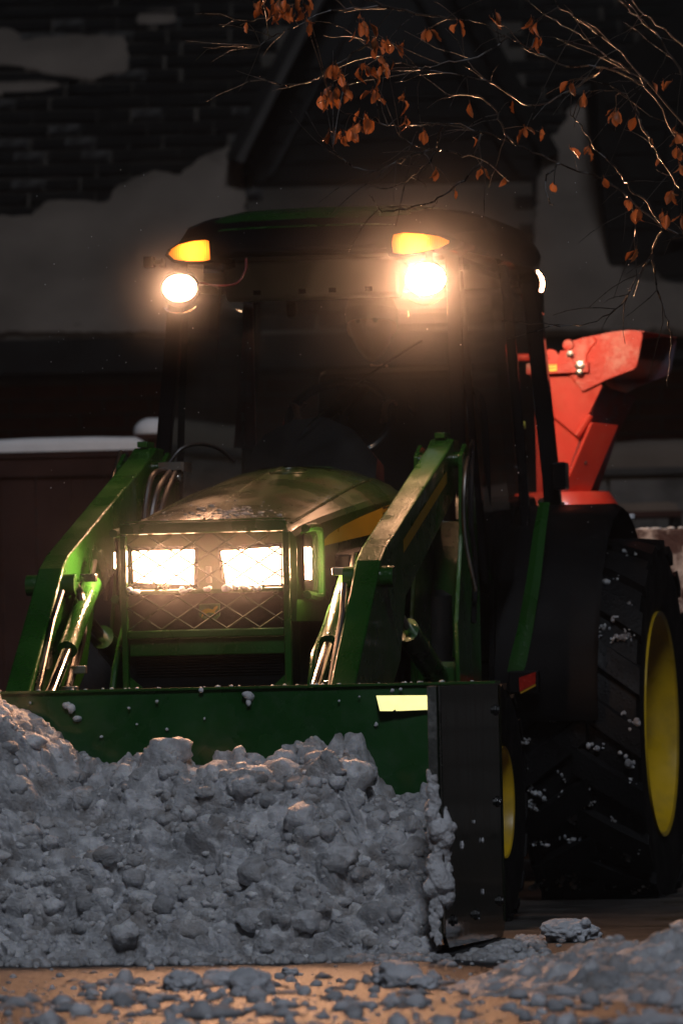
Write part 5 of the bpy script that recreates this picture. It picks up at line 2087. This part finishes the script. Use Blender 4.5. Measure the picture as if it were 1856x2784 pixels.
# control arm, sticker, bolts, actuator
bm = nb()
box(bm, (-1.180, 0.36, 1.824), (-1.165, 0.586, 1.862))
ca = obj('control_arm', bm, 'red_frost', BL, smooth=False, bevel=0.002)
bm = nb()
box(bm, (-1.1645, 0.40, 1.832), (-1.163, 0.472, 1.856))
st = obj('sticker', bm, 'sticker', ca, smooth=False)
bm = nb()
for (y0, y1, z0, z1) in ((0.425, 0.468, 1.8415, 1.8435), (0.425, 0.450, 1.838, 1.848), (0.405, 0.468, 1.8525, 1.8535)):
    prism(bm, [(y0, z0), (y1, (z0 + z1) / 2 - 0.0008), (y1, (z0 + z1) / 2 + 0.0008), (y0, z1)], 'X', -1.1628, -1.1622)
obj('sticker_print', bm, 'print', st, smooth=False)
for (y, z, rr) in ((0.555, 1.848, 0.013), (0.553, 1.825, 0.010), (0.520, 1.892, 0.009)):
    bm = nb()
    lathe(bm, [(rr * 1.4, 0), (rr * 1.4, 0.004), (rr, 0.005), (rr, 0.014), (0.001, 0.016)], (-1.165, y, z), 6, 'X')
    obj('bolt', bm, 'steel', ca)
bm = nb()
prism(bm, [(0.468, 1.862), (0.486, 1.905), (0.512, 1.905), (0.53, 1.862)], 'X', -1.178, -1.168)
obj('arm_lug', bm, 'red_frost', ca, smooth=False)
bm = nb()
tube(bm, [(-1.20, 0.30, 1.888), (-1.20, 0.442, 1.884)], 0.014, 12)
act = obj('actuator', bm, 'red', BL)
bm = nb()
lathe(bm, [(0.030, -0.01), (0.032, 0.0), (0.030, 0.01)], (-1.20, 0.445, 1.882), 20, 'X')
obj('actuator_eye', bm, 'red', act)
# chute bolts with snow
bm = nb()
for (y, z) in ((0.535, 1.515), (0.552, 1.505), (0.542, 1.498)):
    lathe(bm, [(0.010, 0), (0.010, 0.012), (0.001, 0.014)], (-1.24, y, z), 6, 'X')
obj('chute_bolts', bm, 'iron', ch)
# housing: drum, auger box with frosted top
bm = nb()
prism(bm, [(-0.92, 0.08), (1.05, 0.08), (1.05, 1.255), (0.66, 1.262), (0.30, 1.262), (-0.92, 1.262)], 'X', -1.95, -1.30)
hs = obj('housing', bm, 'housing', BL, smooth=False, bevel=0.006)
bm = nb()
lathe(bm, [(0.21, 1.20), (0.21, 1.34), (0.17, 1.40)], (-1.36, 0.45, 0.0), 28, 'Z')
obj('chute_ring', bm, 'red', hs)
bm = nb()
for s in (-1, 1):
    tube(bm, [(-0.30, s * 0.28, 0.50), (-1.32, s * 0.34, 0.45)], 0.03, 8)
tube(bm, [(-0.30, 0, 0.95), (-1.32, 0, 1.05)], 0.028, 8)
obj('hitch_links', bm, 'iron', BL)
bm = nb()
r = random.Random(41)
for k in range(60):
    lump(bm, (r.uniform(-1.60, -1.30), r.uniform(0.62, 0.98), 1.262), r.uniform(0.006, 0.016), r, 1, 0.4)
for k in range(44):
    a = r.uniform(0, 1)
    lump(bm, (-0.30 + r.uniform(-0.03, 0.03), 0.56 + a * 0.30, 1.335 - 0.06 * a + r.uniform(-0.008, 0.008)), r.uniform(0.008, 0.020), r, 2, 0.7)
prop(obj('snow_clumps', bm, 'snow', base=(-1.3, 0.7, 1.26), tractor=True, angle=180), 'scraps of snow lying on the blower housing and rear fender', 'snow', kind='stuff')

# ------------------------------------------------------------------ tree with dry leaves
def W(px, py, D):
    d = _f + _r * ((px - 928) / 15467) + _u * ((1392 - py) / 15467)
    return Vector((0, 0, CAM_H)) + d * (D / d.y)


# branch lines sketched at their own distance in the tree, as points (image column, image row, metres away)
BR = [
    [(1990, 560, 16.2), (1856, 400, 16.2), (1757, 237, 16.15), (1638, 142, 16.1), (1560, 85, 16.1), (1478, 35, 16.0), (1380, -40, 16.0)],
    [(1990, 470, 16.0), (1850, 330, 16.0), (1740, 200, 15.9), (1660, 120, 15.9), (1590, 70, 15.8), (1520, 20, 15.8)],
    [(1757, 237, 16.15), (1640, 180, 16.3), (1540, 178, 16.4), (1460, 142, 16.4), (1378, 101, 16.4), (1306, 64, 16.5), (1240, 50, 16.5)],
    [(1640, 185, 16.3), (1560, 240, 16.5), (1437, 287, 16.5), (1336, 225, 16.5), (1248, 204, 16.4), (1140, 187, 16.4), (1060, 160, 16.5), (1000, 120, 16.5)],
    [(1990, 700, 16.4), (1900, 660, 16.4), (1798, 616, 16.4), (1703, 533, 16.4), (1638, 485, 16.4), (1520, 444, 16.3), (1402, 391, 16.3), (1307, 361, 16.2), (1236, 337, 16.2), (1159, 340, 16.2), (1088, 343, 16.2), (1000, 330, 16.3), (930, 300, 16.3), (890, 255, 16.3)],
    [(1307, 361, 16.2), (1283, 423, 16.1), (1212, 408, 16.1), (1165, 406, 16.1), (1117, 391, 16.1), (1076, 355, 16.1)],
    [(1165, 406, 16.1), (1129, 420, 16.0), (1076, 445, 16.0), (999, 465, 16.0), (940, 440, 16.0), (905, 400, 16.0)],
    [(1200, 340, 16.2), (1180, 420, 16.3), (1140, 460, 16.3), (1080, 505, 16.4), (1020, 510, 16.4)],
    [(1310, 440, 16.2), (1250, 500, 16.2), (1177, 545, 16.2), (1117, 562, 16.2), (1040, 574, 16.2), (1005, 530, 16.2)],
    [(1804, 616, 16.4), (1757, 551, 16.4), (1709, 509, 16.4), (1680, 468, 16.4), (1615, 403, 16.3), (1579, 343, 16.3), (1550, 310, 16.3)],
    [(1856, 520, 16.3), (1800, 440, 16.3), (1752, 360, 16.3), (1733, 308, 16.4), (1700, 255, 16.4), (1640, 245, 16.4), (1590, 250, 16.4)],
    [(1798, 616, 16.4), (1770, 690, 16.5), (1740, 740, 16.5), (1674, 840, 16.5), (1580, 882, 16.5), (1490, 885, 16.5)],
    [(1770, 690, 16.5), (1786, 790, 16.5), (1815, 875, 16.5), (1824, 940, 16.5), (1810, 1050, 16.5)],
    [(1000, 120, 16.5), (930, 165, 16.5), (898, 188, 16.5), (863, 210, 16.4), (804, 232, 16.4), (757, 227, 16.4), (702, 208, 16.4)],
    [(1100, 30, 16.6), (1000, 20, 16.6), (900, 30, 16.5), (812, 68, 16.5), (740, 100, 16.5), (700, 130, 16.5)],
    [(1240, 50, 16.5), (1100, 30, 16.6), (960, -10, 16.6), (820, 0, 16.6), (740, 40, 16.6), (655, 68, 16.6)],
    [(1856, 200, 15.8), (1780, 90, 15.8), (1700, 20, 15.8), (1640, -40, 15.8)],
    [(1990, 300, 15.9), (1850, 120, 15.9), (1750, 40, 15.9), (1700, -20, 15.9)],
    [(1520, 444, 16.3), (1480, 490, 16.2), (1500, 560, 16.2)], [(1703, 533, 16.4), (1720, 580, 16.3), (1725, 650, 16.3)],
    [(1378, 101, 16.4), (1300, 150, 16.3), (1200, 170, 16.3), (1138, 187, 16.3)],
    [(1402, 391, 16.3), (1370, 360, 16.2), (1345, 300, 16.2), (1300, 260, 16.2), (1210, 255, 16.2)],
]
tree = thing('tree', 'young tree with long bare twigs and clusters of dry copper leaves', 'tree', (3.4, 16.6, 0))
hub = Vector((3.4, 16.6, 3.0))
bm = nb()
tube(bm, smooth_line([(3.4, 16.6, -0.05), (3.43, 16.62, 0.8), (3.38, 16.58, 1.8), (3.4, 16.6, 3.0), (3.35, 16.65, 4.6), (3.3, 16.6, 6.2)], 5), 0.13, 14, 0.04)
trunk = obj('trunk', bm, 'trunk', tree)
for k, (tx_, ty_, tz_) in enumerate(((1.20, 16.25, 2.05), (1.15, 16.15, 2.50), (1.45, 16.4, 1.72), (1.6, 15.9, 3.0), (4.8, 16.9, 4.4), (3.0, 18.0, 5.0))):
    bm = nb()
    a, b = Vector((3.4, 16.6, 1.7 + 0.5 * k)), Vector((tx_, ty_, tz_))
    m_ = a.lerp(b, 0.5) + Vector((0, 0, 0.25))
    tube(bm, smooth_line([a, m_, b], 6), 0.040, 8, 0.010)
    obj('limb', bm, 'trunk', tree)
bm = nb()
tw_pts = []
r = random.Random(17)
for line in BR:
    P_ = smooth_line([W(*p) for p in line], 5)
    P_ = [p + Vector((r.uniform(-0.004, 0.004), r.uniform(-0.02, 0.02), r.uniform(-0.004, 0.004))) for p in P_]
    tube(bm, P_, 0.0036, 6, 0.0012)
    tw_pts += [(P_[i], (P_[min(i + 1, len(P_) - 1)] - P_[max(i - 1, 0)]).normalized()) for i in range(len(P_))]
obj('branch', bm, 'bark', tree)
# side twigs
bm = nb()
ends = []
for k in range(150):
    p, t_ = tw_pts[r.randrange(len(tw_pts))]
    side = Vector((r.uniform(-1, 0.2), r.uniform(-0.6, 0.6), r.uniform(-0.8, 0.7))).normalized()
    d = (t_ * r.uniform(0.3, 1.0) + side).normalized()
    L_ = r.uniform(0.05, 0.24)
    q = [p]
    for i in range(4):
        d = (d + Vector((r.uniform(-0.3, 0.3), r.uniform(-0.3, 0.3), r.uniform(-0.35, 0.2)))).normalized()
        q.append(q[-1] + d * L_ / 4)
    tube(bm, q, 0.0017, 5, 0.0007)
    ends.append(q[-1])
prop(obj('twigs', bm, 'bark', tree), kind='stuff')


def leaf_mesh(v):
    r_ = random.Random(900 + v)
    b = nb()
    nL = 7
    L_, Wd = 1.0, r_.uniform(0.18, 0.28)
    curl, fold = r_.uniform(-1.2, 1.5), r_.uniform(0.2, 1.3)
    rows = []
    for i in range(nL + 1):
        t = i / nL
        w = Wd * (max(0.0, math.sin(math.pi * min(1, t * 0.98 + 0.02))) ** 0.75) * (1 + 0.10 * r_.uniform(-1, 1)) + 0.004
        z = -curl * t * t * 0.5 + 0.05 * math.sin(5 * t + v)
        x = t * L_ * (1 - 0.12 * abs(curl) * t)
        rows.append([b.verts.new((x, -w, z + fold * w + r_.uniform(-0.07, 0.07))), b.verts.new((x, -w * 0.5, z + fold * w * 0.4)), b.verts.new((x, 0, z)),
                     b.verts.new((x, w * 0.5, z + fold * w * 0.4)), b.verts.new((x, w, z + fold * w + r_.uniform(-0.07, 0.07)))])
    for a, c_ in zip(rows, rows[1:]):
        for j in range(4):
            b.faces.new((a[j], a[j + 1], c_[j + 1], c_[j]))
    # petiole
    tube(b, [(-0.22, 0, 0.05), (-0.1, 0, 0.01), (0.02, 0, 0)], 0.016, 5)
    for f in b.faces:
        f.smooth = True
    me = bpy.data.meshes.new('leaf')
    b.to_mesh(me)
    b.free()
    me.materials.append(M['leaf'])
    return me


LM = [leaf_mesh(k) for k in range(8)]
CL = [(715, 6, 9, 24), (760, 14, 10, 24), (812, 12, 10, 26), (845, 60, 2, 10), (672, 62, 1, 3), (905, 165, 3, 12), (925, 200, 5, 16), (900, 245, 8, 20), (935, 235, 4, 12), (880, 265, 3, 10), (1000, 190, 6, 22), (1030, 110, 6, 22), (985, 70, 6, 22),
      (1015, 250, 5, 14), (1050, 170, 4, 14), (1085, 120, 3, 16), (905, 355, 3, 8), (935, 362, 3, 8), (960, 345, 4, 10), (990, 315, 5, 14), (1010, 325, 3, 9), (1104, 322, 2, 6), (1150, 357, 2, 5), (1275, 285, 1, 2), (1290, 372, 1, 2),
      (1180, 468, 2, 10), (1235, 520, 1, 2), (1312, 458, 2, 8), (1372, 485, 1, 3), (1430, 345, 2, 8), (1470, 360, 2, 8), (1505, 500, 2, 6), (1555, 228, 2, 7), (1585, 255, 2, 6), (1550, 402, 1, 2), (1598, 400, 2, 6), (1665, 298, 3, 10),
      (1725, 320, 1, 3), (1760, 375, 1, 3), (1835, 355, 3, 10), (1842, 405, 5, 14), (1845, 445, 3, 8), (1790, 430, 1, 4), (1710, 545, 2, 7), (1735, 570, 3, 9), (1825, 520, 2, 6), (1850, 590, 2, 5), (1725, 680, 2, 6), (1810, 580, 2, 8),
      (1340, 45, 2, 14), (1450, 60, 3, 16), (1460, 100, 2, 14), (1250, 60, 2, 12), (1160, 80, 2, 10), (1800, 220, 2, 20), (1395, 275, 1, 4), (1640, 485, 1, 3), (1100, 250, 2, 10)]
bm_st = nb()
for (px, py, n_, sp_) in CL:
    D_ = r.choice((15.2, 15.6, 16.0, 16.2, 16.3, 16.4))
    cc = W(px, py, D_)
    p0 = min((q[0] for q in tw_pts), key=lambda v: (v - cc).length)
    if (p0 - cc).length > 0.12:
        D_ = p0.y + r.uniform(-0.06, 0.06)
        cc = W(px, py, D_)
        p0 = min((q[0] for q in tw_pts), key=lambda v: (v - cc).length)
    mid_ = p0.lerp(cc, 0.5) + Vector((0, 0, 0.012))
    tube(bm_st, smooth_line([p0, mid_, cc, cc + (cc - p0) * 0.12], 4), 0.0014, 5, 0.0007)
    for _ in range(int(n_ * 1.25 + 0.5)):
        c_ = W(px + r.gauss(0, sp_ * 0.62), py + r.gauss(0, sp_ * 0.62), D_ + r.uniform(-0.08, 0.08))
        o = bpy.data.objects.new('leaf', LM[r.randrange(8)])
        COL.objects.link(o)
        o.parent = tree
        o.location = c_ - BASE[tree.name]
        sz = r.uniform(0.026, 0.048)
        o.scale = (sz, sz, sz)
        o.rotation_euler = (r.uniform(-1.2, 1.2), math.radians(r.uniform(35, 115)), r.uniform(-3.1, 3.1))
prop(obj('leaf_stems', bm_st, 'bark', tree), kind='stuff')
# ------------------------------------------------------------------ snow on the road
def px_ground(px, py, z=0.0):
    d = _f + _r * ((px - 928) / 15467) + _u * ((1392 - py) / 15467)
    t = (z - CAM_H) / d.z
    return Vector((d.x * t, d.y * t, z))


its = []
r = random.Random(77)
for k in range(2300):
    x, y = r.uniform(-1.2, 1.35), 12.0 + 3.3 * r.random() ** 1.15
    if r.random() > (1.0 if y < 14.4 else 0.22): continue
    s_ = min(0.0042 * (1 / (1 - r.random() * 0.985)) ** 0.5, 0.030)
    its.append(((x, y, s_ * 0.35), s_, 2 if s_ > 0.010 else 1, (1.05, 1.05, 0.95), r.uniform(0.55, 1.0)))
clods('snow_rubble', its, 'wet', base=(0, 13.6, 0), label='scattered small crumbs of snow over the wet road', seed=9)
# slush film: low ridges and clods of trampled snow, wet road between them
sx0, sx1, sy0, sy1 = -1.15, 1.35, 11.9, 15.35
nu, nv = 500, 560
xs, ys = np.linspace(sx0, sx1, nu), np.linspace(sy0, sy1, nv)
du, dv = xs[1] - xs[0], ys[1] - ys[0]
TN = np.ones((nu, nv)) * 0.8
Hs = bubbles(nu, nv, du, dv, [(240, 0.03, 0.08, 0.50), (1400, 0.012, 0.034, 1.05), (5000, 0.006, 0.012, 0.8)], NR, TN)
Hs = Hs + 0.018 * fbm(nu, nv, du, dv, 0.4, 5, NR) - 0.0125
fadey = np.clip((14.75 - ys) / 0.9, 0, 1)[None, :] * np.ones((nu, 1))
Hs = Hs - 0.020 * (1 - fadey) + 0.006 * np.clip((xs - 0.1) / 0.8, 0, 1)[:, None]
wet = np.clip((Hs - 0.000) / 0.010, 0, 1)
TN = TN * wet + 0.042 * (1 - wet)
film = 0.0025 + 0.0015 * fbm(nu, nv, du, dv, 0.06, 3, NR)
edge = np.clip(np.minimum(np.minimum(xs - sx0, sx1 - xs)[:, None], np.minimum(ys - sy0, sy1 - ys)[None, :]) / 0.15, 0, 1)
ZZ = np.where(Hs > 0, Hs + 0.003, film) * edge - 0.006 * (1 - edge)
V = np.stack([xs[:, None] * np.ones((1, nv)), ys[None, :] * np.ones((nu, 1)), ZZ], -1)
grid_mesh('slush', V, nu, nv, 'wet', label='trampled slush film on the wet road before the snow box', cat='snow', kind='stuff', base=(0, 13.6, 0), tone=TN)
# bank of thrown snow on the right of the road
bx0, bx1, by0, by1 = 0.10, 1.7, 12.7, 15.3
nu, nv = int((bx1 - bx0) / 0.0045), int((by1 - by0) / 0.0065)
xs, ys = np.linspace(bx0, bx1, nu), np.linspace(by0, by1, nv)
du, dv = xs[1] - xs[0], ys[1] - ys[0]
XX, YY = np.meshgrid(xs, ys, indexing='ij')
TN = np.ones((nu, nv)) * 0.8
base_h = 0.175 * np.clip((XX - 0.13) / 0.85, 0, 1.2) ** 1.2 * np.exp(-((YY - 13.95) / 0.50) ** 2)
Hs = bubbles(nu, nv, du, dv, [(110, 0.05, 0.11, 0.55), (900, 0.018, 0.045, 0.9), (4000, 0.006, 0.016, 0.9)], NR, TN) + 0.02 * fbm(nu, nv, du, dv, 0.25, 5, NR)
kf = np.clip(base_h / 0.05, 0, 1)
ZZ = base_h * 0.85 + (Hs - 0.01) * kf - 0.015 * (1 - kf)
V = np.stack([XX, YY, np.maximum(ZZ, -0.02)], -1)
grid_mesh('snow_bank', V, nu, nv, 'heap', tone=TN, label='long low bank of thrown snow on the road before the rear tyre', cat='snow', base=(1.2, 14.8, 0))

its = []
r = random.Random(88)
for k in range(700):
    i, j = r.randrange(nu), r.randrange(nv)
    p = V[i, j]
    if p[2] < 0.02: continue
    rad = r.uniform(0.005, 0.014) if r.random() < 0.85 else r.uniform(0.016, 0.036)
    its.append((p - np.array([0, 0, 0.25 * rad]), rad, 3 if rad > 0.02 else 2, (1.1, 1.1, 0.8), r.uniform(0.62, 1.05)))
clods('bank_chunks', its, 'heap', base=(1.2, 14.2, 0), label='loose chunks of snow lying on the low bank', seed=15)
LUMPS = [(1550, 2560, 0.060, 'largest loose block of snow, lying by the corner of the snow box', 4), (500, 2690, 0.042, 'grey snow lump, leftmost of the big lumps on the wet road', 3), (600, 2680, 0.040, 'rounded snow lump beside the leftmost grey one', 3),
         (690, 2702, 0.046, 'widest of the snow lumps in the middle of the wet road', 3), (795, 2655, 0.026, 'small snow lump nearest the front of the heap', 3), (1075, 2680, 0.060, 'pale snow chunk where the low bank begins', 3), (330, 2705, 0.028, 'low flat snow lump on the orange-lit road', 3),
         (1150, 2690, 0.034, 'lower chunk of snow joined to the pale chunk', 3)]
r = random.Random(99)
for (px, py, s_, lab, sub) in LUMPS:
    g = px_ground(px, py)
    bm = nb()
    lump(bm, (g.x, g.y, s_ * 0.45), s_, r, sub, 0.72, 0.30)
    for _ in range(16 if s_ > 0.03 else 6):
        a = r.uniform(0, 6.28)
        lump(bm, (g.x + math.cos(a) * s_ * r.uniform(0.4, 0.95), g.y + math.sin(a) * s_ * 0.7, s_ * r.uniform(0.1, 0.85)), s_ * r.uniform(0.16, 0.38), r, 2, 0.8)
    o = obj('snow_lump', bm, 'snow_road', base=(g.x, g.y, 0), angle=180)
    md = o.modifiers.new('remesh', 'REMESH')
    md.mode = 'VOXEL'
    md.voxel_size = s_ * 0.055
    md.use_smooth_shade = True
    prop(o, lab, 'snow', 'snow lumps on the road')
# ribbon of snow spilled along the foot of the box
its = []
r = random.Random(55)
for k in range(800):
    p = TM @ Vector((3.97 + r.gauss(0, 0.035), -1.5 + 3.0 * r.random(), 0))
    s_ = r.uniform(0.005, 0.022)
    its.append(((p.x, p.y, s_ * 0.3), s_, 2, (1, 1, 0.8), r.uniform(0.6, 1.0)))
for k in range(260):
    p = TM @ Vector((r.uniform(2.9, 3.98), 1.0 + abs(r.gauss(0, 0.06)), 0))
    s_ = r.uniform(0.004, 0.020)
    its.append(((p.x, p.y, s_ * 0.3), s_, 2, (1, 1, 0.8), r.uniform(0.6, 1.0)))
clods('spilled_snow', its, 'heap', base=(0, 15.4, 0), label='ribbon of spilled snow along the foot of the snow box', seed=12)

# falling snowflakes caught by the lamps
bm = nb()
r = random.Random(66)
for k in range(150):
    D_ = r.uniform(15.5, 19.0)
    p = W(r.uniform(100, 1750), r.uniform(450, 1500), D_)
    if D_ > 17.2 and p.z < 2.1 and -0.5 < p.x < 0.7:
        D_ = 16.8
        p = W(r.uniform(100, 1750), r.uniform(450, 1500), D_)
    lump(bm, p, r.uniform(0.0006, 0.0016), r, 1, 1.0)
prop(obj('snowflakes', bm, 'snow', base=(0, 17, 2), angle=180), 'sparse snowflakes drifting in the lamp light', 'snow', kind='stuff')

# ------------------------------------------------------------------ night haze of fine snow
bm = nb()
box(bm, (-32, -10, -1), (32, 54, 7.2))
m, nt, o_ = nodes_of('haze')
pv = nt.nodes.new('ShaderNodeVolumePrincipled')
pv.inputs['Color'].default_value = (0.93, 0.93, 0.95, 1)
pv.inputs['Density'].default_value = HAZE
pv.inputs['Anisotropy'].default_value = 0.0
nt.links.new(pv.outputs[0], o_.inputs['Volume'])
prop(obj('haze', bm, m, smooth=False), kind='stuff')

# added scattering volumes that give the lit lamps their glow, thinning outwards
def lamp_glow(name, c, radii, dens, label):
    bm = nb()
    bmesh.ops.create_icosphere(bm, subdivisions=3, radius=1.0)
    for v in bm.verts:
        v.co = Vector((c[0] + v.co.x * radii[0], c[1] + v.co.y * radii[1], c[2] + v.co.z * radii[2]))
    m, nt, o_ = nodes_of(name)
    N, L = nt.nodes.new, nt.links.new
    tc = N('ShaderNodeTexCoord')
    sc_ = N('ShaderNodeVectorMath')
    sc_.operation = 'DIVIDE'
    sc_.inputs[1].default_value = radii
    L(tc.outputs['Object'], sc_.inputs[0])
    ln = N('ShaderNodeVectorMath')
    ln.operation = 'LENGTH'
    L(sc_.outputs[0], ln.inputs[0])
    a = N('ShaderNodeMath')
    a.operation = 'SUBTRACT'
    a.use_clamp = True
    a.inputs[0].default_value = 1.0
    L(ln.outputs['Value'], a.inputs[1])
    p = N('ShaderNodeMath')
    p.operation = 'POWER'
    p.inputs[1].default_value = 2.8
    L(a.outputs[0], p.inputs[0])
    mu = N('ShaderNodeMath')
    mu.operation = 'MULTIPLY'
    mu.inputs[1].default_value = dens
    L(p.outputs[0], mu.inputs[0])
    pv_ = N('ShaderNodeVolumePrincipled')
    pv_.inputs['Color'].default_value = (0.95, 0.95, 0.95, 1)
    pv_.inputs['Anisotropy'].default_value = 0.4
    L(mu.outputs[0], pv_.inputs['Density'])
    L(pv_.outputs[0], o_.inputs['Volume'])
    o = obj(name, bm, m, base=c, tractor=True)
    prop(o, label, 'lamp_glow', kind='stuff')


lamp_glow('lamp_glow', (1.36, 0.462, 2.005), (0.66, 0.66, 0.66), 0.42, 'added scattering volume for the glow round the brighter roof lamp')
lamp_glow('lamp_glow', (1.36, -0.335, 2.005), (0.34, 0.34, 0.34), 0.55, 'added scattering volume for the glow round the smaller roof lamp')
lamp_glow('lamp_glow', (2.52, -0.01, 1.09), (0.36, 0.58, 0.42), 0.55, 'added scattering volume for the glow in front of the two headlights')
